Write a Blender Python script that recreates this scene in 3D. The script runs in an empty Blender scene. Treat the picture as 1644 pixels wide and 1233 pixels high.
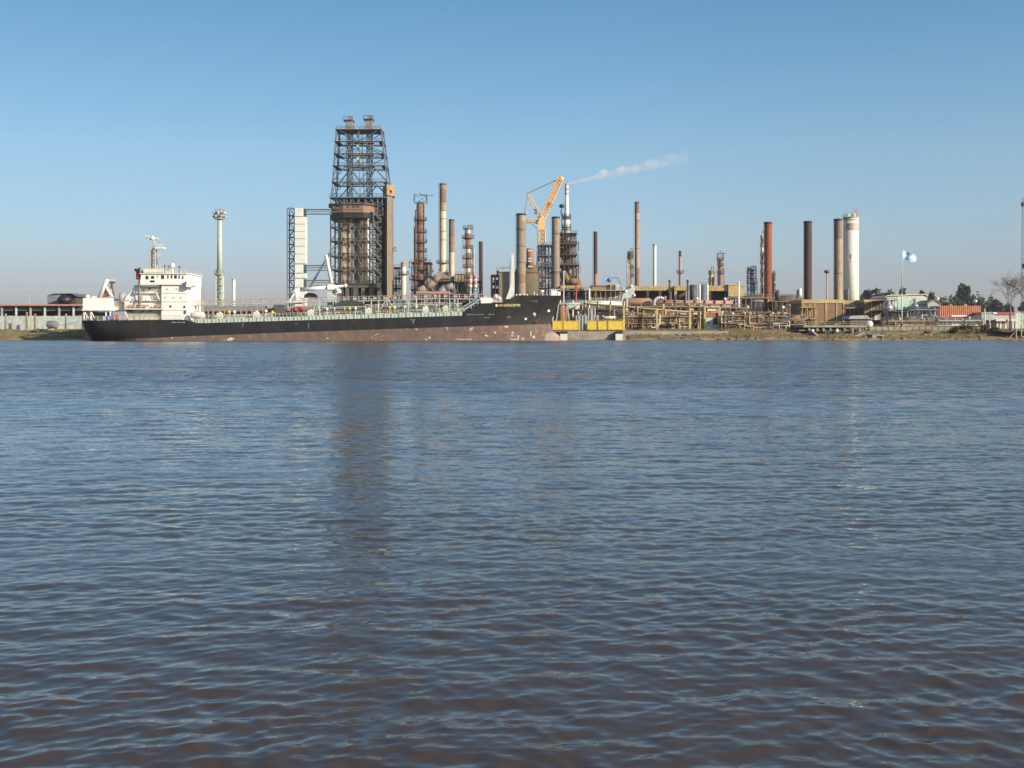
import bpy, math, random
import numpy as np
from mathutils import Vector, noise as mnoise
from mathutils.bvhtree import BVHTree
R = math.radians
random.seed(7)
C = bpy.context.scene.collection
SC = bpy.context.scene

# ------------------------------------------------------------------ camera, sky, sun
H = 2.5            # eye height above the water, metres
F = 1763.0         # focal length in photograph pixels (1644 wide)
HY = 532.5         # pixel row of the horizon
cam_d = bpy.data.cameras.new("camera"); cam = bpy.data.objects.new("camera", cam_d); C.objects.link(cam)
cam.location = (0, 0, H); cam.rotation_euler = (R(90), 0, 0)
cam_d.sensor_width = 36.0; cam_d.lens = 36.0 * F / 1644.0
cam_d.shift_y = (HY - 616.5) / 1644.0
cam_d.clip_start = 0.1; cam_d.clip_end = 20000
SC.camera = cam

SUN_EL, SUN_AZ = 21.0, 124.0     # degrees, azimuth clockwise from the view direction
world = bpy.data.worlds.new("World"); SC.world = world; world.use_nodes = True
wn, wl = world.node_tree.nodes, world.node_tree.links
bg = wn["Background"]; sky = wn.new("ShaderNodeTexSky"); sky.sky_type = 'NISHITA'
sky.sun_disc = False; sky.sun_elevation = R(SUN_EL); sky.sun_rotation = R(SUN_AZ)
sky.altitude = 0; sky.air_density = 1.0; sky.dust_density = 1.0; sky.ozone_density = 1.0
# the air of that evening: paler and more mauve near the horizon, clearer blue above
tcw = wn.new("ShaderNodeTexCoord"); spw = wn.new("ShaderNodeSeparateXYZ"); wl.new(tcw.outputs["Generated"], spw.inputs[0])
rmp = wn.new("ShaderNodeValToRGB"); wl.new(spw.outputs[2], rmp.inputs[0])
SKY_TINT = [(0.0,(.64,.65,.95)),(.05,(.67,.70,.97)),(.08,(.70,.78,.98)),(.106,(.71,.82,.99)),(.16,(.72,.88,1.0)),(.22,(.64,.87,1.0)),(.289,(.53,.84,1.0)),(.6,(.44,.76,1.0)),(1.0,(.44,.76,1.0))]
while len(rmp.color_ramp.elements) < len(SKY_TINT): rmp.color_ramp.elements.new(0.5)
for e, (p, c) in zip(rmp.color_ramp.elements, SKY_TINT): e.position = p; e.color = (*c, 1)
mulw = wn.new("ShaderNodeVectorMath"); mulw.operation = 'MULTIPLY'
wl.new(sky.outputs[0], mulw.inputs[0]); wl.new(rmp.outputs[0], mulw.inputs[1])
xr_ = wn.new("ShaderNodeMapRange"); xr_.inputs[1].default_value = -.42; xr_.inputs[2].default_value = .1; xr_.inputs[3].default_value = .84; xr_.inputs[4].default_value = 1.0
wl.new(spw.outputs[0], xr_.inputs[0])
mulx = wn.new("ShaderNodeVectorMath"); mulx.operation = 'SCALE'; wl.new(mulw.outputs[0], mulx.inputs[0]); wl.new(xr_.outputs[0], mulx.inputs[3])
wl.new(mulx.outputs[0], bg.inputs[0]); bg.inputs[1].default_value = 0.125
sd = bpy.data.lights.new("sun", 'SUN'); sun = bpy.data.objects.new("sun", sd); C.objects.link(sun)
sd.energy = 5.0; sd.angle = R(0.53); sd.color = (1.0, 0.87, 0.70)
sv = Vector((math.sin(R(SUN_AZ)) * math.cos(R(SUN_EL)), math.cos(R(SUN_AZ)) * math.cos(R(SUN_EL)), math.sin(R(SUN_EL))))
sun.rotation_euler = sv.to_track_quat('Z', 'Y').to_euler()
sun.location = (100, -60, 120)
SC.view_settings.view_transform = 'Standard'; SC.view_settings.look = 'None'
SC.view_settings.exposure = 0.28; SC.view_settings.gamma = 1.0
SC.cycles.max_bounces = 6; SC.cycles.volume_bounces = 2; SC.cycles.caustics_reflective = False; SC.cycles.caustics_refractive = False

# ------------------------------------------------------------------ materials
MAT = {}
def M(name, c1, c2=None, sc=0.5, rough=0.7, metal=0.0, streak=1.0, lo=0.35, hi=0.65, dirt=0.25, bump=0.0):
    """two-tone procedural surface: blotches of c2 over c1 plus fine grime"""
    if name in MAT: return MAT[name]
    m = bpy.data.materials.new(name); m.use_nodes = True; MAT[name] = m
    n, l = m.node_tree.nodes, m.node_tree.links
    b = n["Principled BSDF"]; b.inputs["Roughness"].default_value = rough; b.inputs["Metallic"].default_value = metal
    geo = n.new("ShaderNodeNewGeometry")
    mp = n.new("ShaderNodeMapping"); mp.inputs["Scale"].default_value = (sc, sc, sc * streak)
    l.new(geo.outputs["Position"], mp.inputs[0])
    t = n.new("ShaderNodeTexNoise"); t.inputs["Scale"].default_value = 1; t.inputs["Detail"].default_value = 5
    t.inputs["Roughness"].default_value = 0.65
    l.new(mp.outputs[0], t.inputs[0])
    r = n.new("ShaderNodeMapRange"); r.inputs[1].default_value = lo; r.inputs[2].default_value = hi
    l.new(t.outputs[0], r.inputs[0])
    mx = n.new("ShaderNodeMix"); mx.data_type = 'RGBA'
    mx.inputs[6].default_value = (*c1, 1); mx.inputs[7].default_value = (*(c2 or [v * 0.75 for v in c1]), 1)
    l.new(r.outputs[0], mx.inputs[0])
    t2 = n.new("ShaderNodeTexNoise"); t2.inputs["Scale"].default_value = sc * 5; t2.inputs["Detail"].default_value = 3
    l.new(geo.outputs["Position"], t2.inputs[0])
    r2 = n.new("ShaderNodeMapRange"); r2.inputs[1].default_value = 0.3; r2.inputs[2].default_value = 0.7
    r2.inputs[3].default_value = 1 - dirt; r2.inputs[4].default_value = 1 + dirt * 0.4
    l.new(t2.outputs[0], r2.inputs[0])
    mm = n.new("ShaderNodeVectorMath"); mm.operation = 'SCALE'
    l.new(mx.outputs[2], mm.inputs[0]); l.new(r2.outputs[0], mm.inputs[3])
    l.new(mm.outputs[0], b.inputs["Base Color"])
    if bump:
        bp = n.new("ShaderNodeBump"); bp.inputs["Strength"].default_value = bump; bp.inputs["Distance"].default_value = 0.3
        l.new(t.outputs[0], bp.inputs["Height"]); l.new(bp.outputs[0], b.inputs["Normal"])
    return m

cream   = M("cream_paint", (.78,.73,.58), (.66,.60,.46), .15, .5, streak=.2, dirt=.12)
crstack = M("cream_stack", (.66,.57,.40), (.54,.42,.27), .25, .7, streak=.2, dirt=.2)
white   = M("white_paint", (.80,.78,.70), (.68,.65,.55), .25, .45, streak=.3, dirt=.12)
shipwht = M("ship_white", (.88,.865,.80), (.82,.79,.70), .3, .4, streak=.25, dirt=.05, lo=.5, hi=.85)
grey    = M("grey_steel", (.30,.30,.29), (.20,.19,.18), .3, .6)
lgrey   = M("light_grey_steel", (.50,.50,.47), (.36,.35,.32), .3, .6)
dgrey   = M("dark_grey_steel", (.085,.085,.09), (.13,.11,.09), .4, .65)
black   = M("black_paint", (.018,.018,.020), (.035,.030,.028), .3, .45)
bluegr  = M("blue_grey_steel", (.13,.18,.24), (.10,.13,.17), .3, .6)
rust    = M("rust", (.22,.085,.045), (.12,.055,.04), .4, .85, streak=.3)
redrust = M("red_stack_paint", (.40,.11,.032), (.22,.06,.03), .35, .8, streak=.10, dirt=.35)
darkred = M("dark_brown_stack", (.125,.052,.042), (.062,.032,.032), .35, .8, streak=.12, dirt=.35)
brownst = M("brown_stack", (.26,.17,.11), (.20,.105,.065), .25, .8, streak=.25)
tanst   = M("tan_stack", (.46,.36,.23), (.34,.20,.11), .22, .75, streak=.2)
greyst  = M("grey_concrete_stack", (.32,.26,.20), (.26,.18,.13), .2, .85, streak=.15)
orangst = M("orange_rust_stack", (.42,.22,.10), (.30,.13,.07), .3, .8, streak=.3)
mustard = M("mustard_paint", (.58,.44,.17), (.46,.33,.14), .3, .7)
yellow  = M("yellow_paint", (.82,.58,.06), (.66,.46,.08), .7, .6, dirt=.3)
cranyel = M("crane_yellow", (.86,.54,.19), (.80,.47,.20), .4, .5, dirt=.1)
orange  = M("orange_cladding", (.68,.25,.11), (.55,.22,.11), .5, .7, dirt=.25)
red     = M("red_paint", (.60,.05,.04), (.45,.05,.04), .5, .5)
palered = M("faded_red", (.55,.24,.20), (.50,.32,.26), .6, .6)
brick   = M("brown_brick", (.30,.185,.115), (.25,.15,.10), .6, .9)
concr   = M("concrete", (.40,.36,.28), (.27,.24,.19), .4, .9)
dconcr  = M("dark_concrete", (.16,.14,.11), (.09,.08,.07), .4, .9)
mint    = M("mint_paint", (.42,.56,.50), (.56,.60,.50), .8, .6)
teal    = M("teal_paint", (.28,.42,.42), (.22,.33,.34), .6, .6)
palebl  = M("pale_blue_panel", (.50,.58,.58), (.58,.58,.50), .15, .7)
palegr  = M("pale_green_panel", (.52,.62,.50), (.60,.64,.52), .3, .7)
dgreen  = M("dark_green_paint", (.05,.075,.06), (.035,.05,.045), .5, .7)
tanstl  = M("tan_steel", (.36,.27,.16), (.26,.17,.10), .5, .75)
brown   = M("brown_paint", (.20,.12,.08), (.13,.085,.06), .4, .8)
darkbr  = M("dark_brown_steel", (.075,.055,.042), (.12,.08,.05), .4, .8)
silver  = M("silver_cladding", (.68,.66,.62), (.50,.48,.45), .5, .35, metal=.5)
blue    = M("blue_paint", (.04,.12,.42), (.05,.15,.45), .6, .5)
glass   = M("dark_window_glass", (.02,.025,.03), (.03,.035,.04), 1, .12, dirt=.1)
bark    = M("bark", (.16,.12,.09), (.11,.085,.065), 2, .9)
skybl   = M("light_blue_cloth", (.30,.55,.75), (.34,.60,.78), 1, .8, dirt=.05)
whcloth = M("white_cloth", (.85,.85,.83), (.78,.78,.78), 1, .8, dirt=.05)
maroon  = M("maroon_paint", (.16,.045,.035), (.11,.04,.035), .5, .8)

def leafmat(name, c1, c2):
    m = M(name, c1, c2, .6, .75, dirt=.4); m.node_tree.nodes["Principled BSDF"].inputs["Specular IOR Level"].default_value = .15
    return m
leafd = leafmat("dark_foliage", (.035,.048,.024), (.055,.060,.030))
leafo = leafmat("olive_foliage", (.085,.075,.030), (.12,.095,.045))
leafg = leafmat("bank_grass", (.19,.18,.065), (.26,.18,.08))

# ------------------------------------------------------------------ geometry helpers
def X(px, Y): return (px - 822.0) * Y / F
def Z(py, Y): return H + (HY - py) * Y / F
G = 3.0            # height of the refinery ground
def PT(px, py, Y): return (X(px, Y), Y, Z(py, Y))

class MB:
    def __init__(s): s.v = []; s.f = []; s.m = []; s.sm = []; s.k = 0
    def mat(s, k): s.k = k; return s
    def add(s, vs, fs, smooth=False):
        o = len(s.v); s.v += [tuple(p) for p in vs]
        for f in fs: s.f.append(tuple(i + o for i in f)); s.m.append(s.k); s.sm.append(smooth)
        return s
    def box(s, x0, x1, y0, y1, z0, z1):
        if x0 > x1: x0, x1 = x1, x0
        if z0 > z1: z0, z1 = z1, z0
        return s.add([(x0,y0,z0),(x1,y0,z0),(x1,y1,z0),(x0,y1,z0),(x0,y0,z1),(x1,y0,z1),(x1,y1,z1),(x0,y1,z1)],
                     [(0,3,2,1),(4,5,6,7),(0,1,5,4),(1,2,6,5),(2,3,7,6),(3,0,4,7)])
    def pbox(s, p0, p1, q0, q1, Y, d):      # q1 None: down to the ground
        return s.box(X(p0,Y), X(p1,Y), Y, Y+d, Z(q0,Y), G if q1 is None else Z(q1,Y))
    def lathe(s, x, y, prof, n=24, cap=True, smooth=True):
        vs, fs = [], []
        for r, z in prof:
            for i in range(n):
                a = 2*math.pi*i/n; vs.append((x + r*math.cos(a), y + r*math.sin(a), z))
        for j in range(len(prof)-1):
            for i in range(n):
                a, b = j*n+i, j*n+(i+1)%n; fs.append((a, b, b+n, a+n))
        s.add(vs, fs, smooth)
        if cap:
            o = len(s.v) - len(vs)
            s.f.append(tuple(range(o+n-1, o-1, -1))); s.m.append(s.k); s.sm.append(False)
            t = o + (len(prof)-1)*n
            s.f.append(tuple(range(t, t+n))); s.m.append(s.k); s.sm.append(False)
        return s
    def pcyl(s, p0, p1, q0, q1, Y, n=24, taper=1.0):
        x = X((p0+p1)/2, Y); r = (p1-p0)/2*Y/F
        return s.lathe(x, Y, [(r, G if q1 is None else Z(q1,Y)), (r*taper, Z(q0,Y))], n)
    def tube(s, p, q, r, n=6, r2=None):
        p, q = Vector(p), Vector(q); d = q - p
        if d.length < 1e-6: return s
        d.normalize(); u = d.orthogonal().normalized(); w = d.cross(u); r2 = r if r2 is None else r2
        vs = []
        for c, rr in ((p, r), (q, r2)):
            for i in range(n):
                a = 2*math.pi*(i+.5)/n; vs.append(c + u*math.cos(a)*rr + w*math.sin(a)*rr)
        fs = [(i, (i+1)%n, n+(i+1)%n, n+i) for i in range(n)] + [tuple(range(n-1,-1,-1)), tuple(range(n, 2*n))]
        return s.add(vs, fs, n > 6)
    def path(s, pts, r, n=6):
        for a, b in zip(pts, pts[1:]): s.tube(a, b, r, n)
        return s
    def ptube(s, p0, q0, p1, q1, Y, r, Y2=None, n=6):
        return s.tube(PT(p0,q0,Y), PT(p1,q1,Y if Y2 is None else Y2), r, n)
    def prism(s, pts, y0, y1):              # outline in x,z extruded in y
        n = len(pts); vs = [(x,y0,z) for x,z in pts] + [(x,y1,z) for x,z in pts]
        a = sum(pts[i][0]*pts[(i+1)%n][1] - pts[(i+1)%n][0]*pts[i][1] for i in range(n))
        fs = [tuple(range(n)), tuple(range(2*n-1, n-1, -1))] + [(i, n+i, n+(i+1)%n, (i+1)%n) for i in range(n)]
        if a < 0: fs = [tuple(reversed(f)) for f in fs]
        return s.add(vs, fs)
    def pprism(s, pts, Y, d): return s.prism([(X(a,Y), Z(b,Y)) for a,b in pts], Y, Y+d)
    def sphere(s, x, y, z, r, n=12, sz=1.0):
        return s.lathe(x, y, [(max(r*math.sin(math.pi*k/n), 1e-3), z - r*sz*math.cos(math.pi*k/n)) for k in range(n+1)], n*2)
    def ring(s, x, y, z, r0, r1, h=.25, n=20, rail=1.0):    # round platform with a handrail
        s.lathe(x, y, [(r0, z), (r1, z), (r1, z+h), (r0, z+h), (r0, z)], n, False, False)
        if rail:
            for zz in (z+h+rail*.5, z+h+rail):
                pts = [(x+r1*math.cos(2*math.pi*i/12), y+r1*math.sin(2*math.pi*i/12), zz) for i in range(13)]
                s.path(pts, .05, 4)
            for i in range(12):
                a = 2*math.pi*i/12; s.tube((x+r1*math.cos(a), y+r1*math.sin(a), z+h), (x+r1*math.cos(a), y+r1*math.sin(a), z+h+rail), .05, 4)
        return s
    def rail(s, p, q, h=1.1, step=2.0, r=.04, rows=2):
        p, q = Vector(p), Vector(q); L = (q-p).length; n = max(1, int(L/step)); up = Vector((0,0,1))
        for k in range(1, rows+1): s.tube(p+up*h*k/rows, q+up*h*k/rows, r, 4)
        for i in range(n+1): c = p.lerp(q, i/n); s.tube(c, c+up*h, r, 4)
        return s
    def lattice(s, x0, x1, y0, y1, z0, z1, bays, r=.15, rb=.08, faces="fblr", x0t=None, x1t=None, horiz=True, cross=False):
        x0t = x0 if x0t is None else x0t; x1t = x1 if x1t is None else x1t
        def pt(c, t):
            xa = (x0 + (x0t-x0)*t) if c in (0,3) else (x1 + (x1t-x1)*t)
            return Vector((xa, y0 if c < 2 else y1, z0 + (z1-z0)*t))
        for c in range(4): s.tube(pt(c,0), pt(c,1), r, 4)
        fm = {'f':(0,1),'r':(1,2),'b':(2,3),'l':(3,0)}
        for i in range(bays+1):
            t = i/bays
            for ch in faces:
                a, b = fm[ch]
                if horiz: s.tube(pt(a,t), pt(b,t), rb, 4)
                if i < bays:
                    t2 = (i+1)/bays
                    if i % 2 or cross: s.tube(pt(a,t), pt(b,t2), rb, 4)
                    if not i % 2 or cross: s.tube(pt(b,t), pt(a,t2), rb, 4)
        return s

def tag(o, label=None, cat=None, group=None, kind=None):
    if label: o["label"] = label
    if cat: o["category"] = cat
    if group: o["group"] = group
    if kind: o["kind"] = kind
    return o
def build(name, mb, mats, parent=None, label=None, loc=None):
    me = bpy.data.meshes.new(name)
    o = bpy.data.objects.new(name, me)
    off = Vector(loc or (0,0,0))
    if parent is not None:
        r = parent
        while r.parent is not None: r = r.parent
        off = Vector(r.location); o.parent = parent
    else: o.location = off
    me.from_pydata([(a-off.x, b-off.y, c-off.z) for a,b,c in mb.v], [], mb.f)
    if not isinstance(mats, (list, tuple)): mats = [mats]
    for m in mats: me.materials.append(m)
    me.polygons.foreach_set("material_index", [min(k, len(mats)-1) for k in mb.m])
    me.polygons.foreach_set("use_smooth", mb.sm); me.update()
    C.objects.link(o)
    if label: o["label"] = label
    return o
def thing(name, label, cat, px, Y, z=G, group=None):
    o = bpy.data.objects.new(name, None); C.objects.link(o); o.location = (X(px,Y), Y, z); o.empty_display_size = .5
    return tag(o, label, cat, group)
def single(name, label, cat, mb, mats, px, Y, z=G, group=None):
    return tag(build(name, mb, mats, None, None, (X(px,Y), Y, z)), label, cat, group)
def dup(root, loc, label=None):
    def cp(o, par):
        c = o.copy(); C.objects.link(c); c.parent = par
        for ch in list(o.children): cp(ch, c)
        return c
    r = cp(root, None); r.location = loc
    if label: r["label"] = label
    return r

# ------------------------------------------------------------------ water
def build_water():
    rng = np.random.RandomState(3)
    FR = F * 1024 / 1644.0
    rows = [-60, -25, -8, 0, 2.0]
    s = 1/3.2
    send = 1/336.0
    step = 0.62 / (H * FR)
    invs = np.arange(s, send, -step); rows = np.array(rows + list(1/invs) + [336.0])
    td = np.linspace(-.60, .60, 860); te = np.array([.64,.7,.8,1,1.4,2.2,4,10,40])
    t = np.concatenate([-te[::-1], td, te])
    YY = rows[:,None] * np.ones_like(t)[None,:]
    scale = np.maximum(rows, 0) + 1.2
    XX = t[None,:] * scale[:,None]
    dY = np.gradient(rows)[:,None]; dX = np.gradient(t)[None,:] * scale[:,None]
    sp = np.maximum(np.abs(dX), np.abs(dY)*.75)
    ZZ = np.zeros_like(XX); ox = np.zeros_like(XX); oy = np.zeros_like(XX)
    N = 130
    lam = np.exp(rng.uniform(math.log(.055), math.log(1.5), N))
    calm = 0.90 + 0.42*np.sin(.11*XX+.55*YY+1.0)*np.sin(.05*XX-.23*YY+.4) + 0.34*np.sin(.31*XX+1.13*YY+2.2)*np.sin(.21*XX-.52*YY) + .10*np.sin(.02*XX+.09*YY)
    calm = np.clip(calm, .22, 1.7)
    for i in range(N):
        L = lam[i]; k = 2*math.pi/L
        spread = 0.72 if L < .5 else .45
        th = rng.normal(-0.10, spread)
        kx, ky = k*math.sin(th), k*math.cos(th)
        sl = 0.0130 * (1.0 if L > .16 else L/.16) * (1.35 if .1 < L < .45 else 1) * (0.6 if L > .55 else 1)
        A = sl / k
        fade = np.clip((L/np.maximum(sp,1e-6) - 2.5)/3.0, 0, 1)
        ph = kx*XX + ky*YY + rng.uniform(0, 6.28)
        # patches: each train comes in groups
        g = 0.65 + 0.6*np.sin(kx*.13*XX - ky*.07*XX + ky*.11*YY + rng.uniform(0,6.28))
        a = A * fade * g * (calm if L < 1.3 else .8)
        ZZ += a*np.cos(ph); ox -= a*.9*math.sin(th)*np.sin(ph); oy -= a*.9*math.cos(th)*np.sin(ph)
    XX = XX + ox; YY = YY + oy
    nr, nc = XX.shape
    co = np.stack([XX, YY, ZZ], -1).reshape(-1).astype(np.float32)
    idx = np.arange(nr*nc).reshape(nr, nc)
    q = np.stack([idx[:-1,:-1], idx[:-1,1:], idx[1:,1:], idx[1:,:-1]], -1).reshape(-1,4)
    me = bpy.data.meshes.new("water"); me.vertices.add(nr*nc); me.vertices.foreach_set("co", co)
    me.loops.add(q.size); me.loops.foreach_set("vertex_index", q.reshape(-1).astype(np.int32))
    me.polygons.add(len(q)); me.polygons.foreach_set("loop_start", np.arange(0, q.size, 4, dtype=np.int32))
    me.polygons.foreach_set("loop_total", np.full(len(q), 4, dtype=np.int32))
    me.polygons.foreach_set("use_smooth", np.ones(len(q), dtype=bool)); me.update(calc_edges=True)
    o = bpy.data.objects.new("water", me); C.objects.link(o); o["kind"] = "structure"
    m = bpy.data.materials.new("river_water"); m.use_nodes = True; n, l = m.node_tree.nodes, m.node_tree.links
    b = n["Principled BSDF"]; b.inputs["Base Color"].default_value = (.070,.050,.035,1)
    b.inputs["IOR"].default_value = 1.38; b.inputs["Roughness"].default_value = .05
    geo = n.new("ShaderNodeNewGeometry"); sep = n.new("ShaderNodeSeparateXYZ"); l.new(geo.outputs["Position"], sep.inputs[0])
    def mr(inp, a0, a1, b0, b1):
        r = n.new("ShaderNodeMapRange"); r.inputs[1].default_value = a0; r.inputs[2].default_value = a1
        r.inputs[3].default_value = b0; r.inputs[4].default_value = b1; l.new(inp, r.inputs[0]); return r.outputs[0]
    def nz(sx, sy, det, rot):
        mp = n.new("ShaderNodeMapping"); mp.inputs["Scale"].default_value = (sx, sy, 1); mp.inputs["Rotation"].default_value = (0,0,R(rot))
        l.new(geo.outputs["Position"], mp.inputs[0])
        t = n.new("ShaderNodeTexNoise"); t.inputs["Scale"].default_value = 1; t.inputs["Detail"].default_value = det
        l.new(mp.outputs[0], t.inputs[0]); return t
    def vm(op, a, c):
        v = n.new("ShaderNodeVectorMath"); v.operation = op
        for i, q_ in enumerate((a, c)):
            if hasattr(q_, "links"): l.new(q_, v.inputs[3] if (op == 'SCALE' and i == 1) else v.inputs[i])
            elif op == 'SCALE' and i == 1: v.inputs[3].default_value = q_
            else: v.inputs[i].default_value = q_
        return v.outputs[0]
    far = mr(sep.outputs[1], 8, 60, 0, 1)          # the mesh stops resolving waves out there
    patch = nz(.018, .06, 3, 4).outputs[0]
    pa = mr(patch, .38, .62, .45, 1.35)
    s1 = vm('SUBTRACT', nz(8, 15, 3, -6).outputs["Color"], (.5,.5,.5))       # capillary ripples
    s2 = vm('SUBTRACT', nz(1.3, 2.6, 3, -5).outputs["Color"], (.5,.5,.5))
    s3 = vm('SUBTRACT', nz(.16, .45, 3, 3).outputs["Color"], (.5,.5,.5))
    f1 = n.new("ShaderNodeMath"); f1.operation = 'MULTIPLY'; l.new(mr(sep.outputs[1], 6, 60, .19, .62), f1.inputs[0]); l.new(pa, f1.inputs[1])
    f2 = n.new("ShaderNodeMath"); f2.operation = 'MULTIPLY'; l.new(mr(sep.outputs[1], 8, 60, .05, .62), f2.inputs[0]); l.new(pa, f2.inputs[1])
    tot = vm('ADD', vm('ADD', vm('SCALE', s1, f1.outputs[0]), vm('SCALE', s2, f2.outputs[0])), vm('SCALE', s3, mr(sep.outputs[1], 12, 90, .03, .22)))
    # far off only the wave faces turned to the shore opposite are seen, so the mean facet leans this way
    lean = n.new("ShaderNodeCombineXYZ"); l.new(mr(sep.outputs[1], 10, 58, 0, -.12), lean.inputs[1])
    flat = vm('ADD', vm('MULTIPLY', tot, (.75, 1.0, 0)), lean.outputs[0])
    nn = vm('NORMALIZE', vm('ADD', geo.outputs["Normal"], flat), (0,0,0))
    l.new(nn, b.inputs["Normal"])
    me.materials.append(m)
build_water()

# ------------------------------------------------------------------ terrain
def bank_h(x, y):
    """height of the land: mud foot, rough bank, level works area, hills far off"""
    nz = mnoise.noise(Vector((x*.05, y*.08, 3.1)))*1.0 + mnoise.noise(Vector((x*.22, y*.3, 9.7)))*.45
    sh = 324 + 3.5*mnoise.noise(Vector((x*.03, 0, 1.7))) + 1.3*mnoise.noise(Vector((x*.2, 0, 5.7)))
    t = (y - sh)/17.0
    if t < 0: return max(-3.0, t*8)
    if t < 1: return G*(t**.75) + nz*.55*math.sin(math.pi*min(1, t))
    return G
def build_terrain():
    xs = list(np.concatenate([[-6000,-2500,-1200,-600,-300,-220], np.arange(-180, 181, .9), [220,300,600,1200,2500,6000]]))
    ys = list(np.concatenate([[300, 314], np.arange(318, 346, .8), [348,352,360,400,480,600,900,1500,3500]]))
    b = MB(); nx = len(xs)
    vs = [(x, y, bank_h(x, y)) for y in ys for x in xs]
    fs = [(j*nx+i, j*nx+i+1, (j+1)*nx+i+1, (j+1)*nx+i) for j in range(len(ys)-1) for i in range(nx-1)]
    b.add(vs, fs, True)
    m = M("bank_soil", (.36,.22,.12), (.20,.19,.08), .12, .95, dirt=.35, lo=.42, hi=.58, bump=.6)
    tag(build("ground", b, m), kind="structure")
build_terrain()
# concrete quay below the yellow boxes and paved strip to the right
b = MB(); b.box(X(897,330), X(1002,330), 325.5, 346, -2, 2.55)
b.box(X(1002,332), X(1168,332), 331, 346, -1.2, 2.7)
tag(build("quay", b, concr), kind="structure")

def tuft_field(n, x0, x1, hmin, hmax, mat, label, name, cat, dens=None):
    b = MB()
    for _ in range(n):
        x = random.uniform(x0, x1); y = random.uniform(325, 344); z = bank_h(x, y)
        if z < .35 or mnoise.noise(Vector((x*.07, y*.1, 2))) < -.12: continue
        for k in range(5):
            a = random.uniform(0, 6.28); h = random.uniform(hmin, hmax); w = .07
            dx, dy = math.cos(a)*.35, math.sin(a)*.35; ox, oy = random.uniform(-.5,.5), random.uniform(-.5,.5)
            b.add([(x+ox-w, y+oy, z-.05), (x+ox+w, y+oy, z-.05), (x+ox+dx+w*.3, y+oy+dy, z+h), (x+ox+dx-w*.3, y+oy+dy, z+h)], [(0,1,2,3)])
    return tag(build(name, b, mat), label, cat, kind="stuff")
tuft_field(1800, X(-40,330), X(140,330), .15, .45, leafmat('lightened_grass',(.30,.27,.10),(.38,.26,.12)), "rough brown and green grass along the left river bank", "bank_grass", "grass")  # left grass colour lightened to make up for the stern house's shadow
tuft_field(4200, X(1000,330), X(1700,330), .15, .6, leafmat('dry_grass',(.27,.19,.085),(.22,.18,.07)), "dry grass and weeds on the earth bank right of the quay", "bank_grass", "grass")
def rubble():
    b = MB()
    for _ in range(480):
        x = random.uniform(X(1000,330), X(1680,330)); y = random.uniform(321, 336); z = bank_h(x, y)
        if z < -.5 or z > 2.2: continue
        r = random.uniform(.15, .75)
        vs = []; 
        for k in range(8):
            sx, sy, sz = (k&1)*2-1, ((k>>1)&1)*2-1, ((k>>2)&1)*2-1
            vs.append((x+sx*r*random.uniform(.5,1.2), y+sy*r*random.uniform(.4,.9), z+sz*r*random.uniform(.35,.7)))
        b.mat(random.choice([0,0,1])).add(vs, [(0,2,3,1),(4,5,7,6),(0,1,5,4),(1,3,7,5),(3,2,6,7),(2,0,4,6)])
    tag(build("bank_rubble", b, [M("tan_rock",(.30,.23,.15),(.20,.15,.10),.6,.9), dconcr]), "broken rock and concrete rubble strewn along the waterline", "rubble", kind="stuff")
rubble()

# ------------------------------------------------------------------ vegetation
def blob_leaves(b, cx, cy, cz, rx, ry, rz, n, ls, clumps=10):
    cl = []
    for _ in range(clumps):
        a = random.uniform(0, 6.28); el = random.uniform(-.8, 1.2); rr = random.uniform(.35, .85)
        cl.append((cx+rx*rr*math.cos(a)*math.cos(el), cy+ry*rr*math.sin(a)*math.cos(el), cz+rz*rr*math.sin(el), random.uniform(.25,.5)))
    cl.append((cx, cy, cz, .6))
    for _ in range(n):
        c = random.choice(cl); v = Vector((random.gauss(0,1), random.gauss(0,1), random.gauss(0,1))).normalized()*random.uniform(.5,1)
        p = Vector((c[0]+v.x*rx*c[3], c[1]+v.y*ry*c[3], c[2]+v.z*rz*c[3]))
        u = Vector((random.gauss(0,1), random.gauss(0,1), random.gauss(0,1))).normalized(); w = u.orthogonal().normalized()
        s = ls*random.uniform(.5,1.3)
        b.add([p-u*s-w*s*.5, p+u*s-w*s*.5, p+u*s+w*s*.6, p-u*s+w*s*.4], [(0,1,2,3)])
def tree(px0, px1, pyt, Y, label, mat, n=900, group=None, name="tree", zb=G):
    cx = X((px0+px1)/2, Y); rx = (px1-px0)/2*Y/F; zt = Z(pyt, Y); hh = zt - zb
    t = thing(name, label, "tree", (px0+px1)/2, Y, zb, group)
    b = MB(); b.tube((cx,Y,zb-.3), (cx+.1*rx,Y,zb+hh*.6), .035*hh, 8, .018*hh)
    for k in range(6):
        a = k*1.05; b.tube((cx+.04*rx,Y,zb+hh*(.25+.05*k)), (cx+rx*.6*math.cos(a), Y+rx*.5*math.sin(a), zb+hh*(.5+.05*k)), .014*hh, 5, .005*hh)
    build("trunk", b, bark, t)
    b = MB(); blob_leaves(b, cx, Y, zb+hh*.58, rx, rx*.8, hh*.42, n, .05*hh+.12, 14)
    build("crown", b, mat, t)
    return t
tree(1530,1557,458,760,"round dark tree standing above the treeline right of the flag", leafd, 1600)
tree(1474,1486,465,800,"small dark tree behind the pale green shed", leafd, 500)
tree(1487,1503,468,780,"small olive tree between the pale green shed and the round tree", leafo, 500)
tree(1380,1406,465,820,"dark tree at the left end of the clump right of the white silo", leafd, 700)
tree(1398,1424,464,830,"middle dark tree of the clump right of the white silo", leafd, 700)
tree(1415,1440,466,815,"dark tree at the right end of the clump right of the white silo", leafd, 700)
tree(1444,1454,462,830,"small dark tree just behind the flagpole", leafd, 400)
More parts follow.
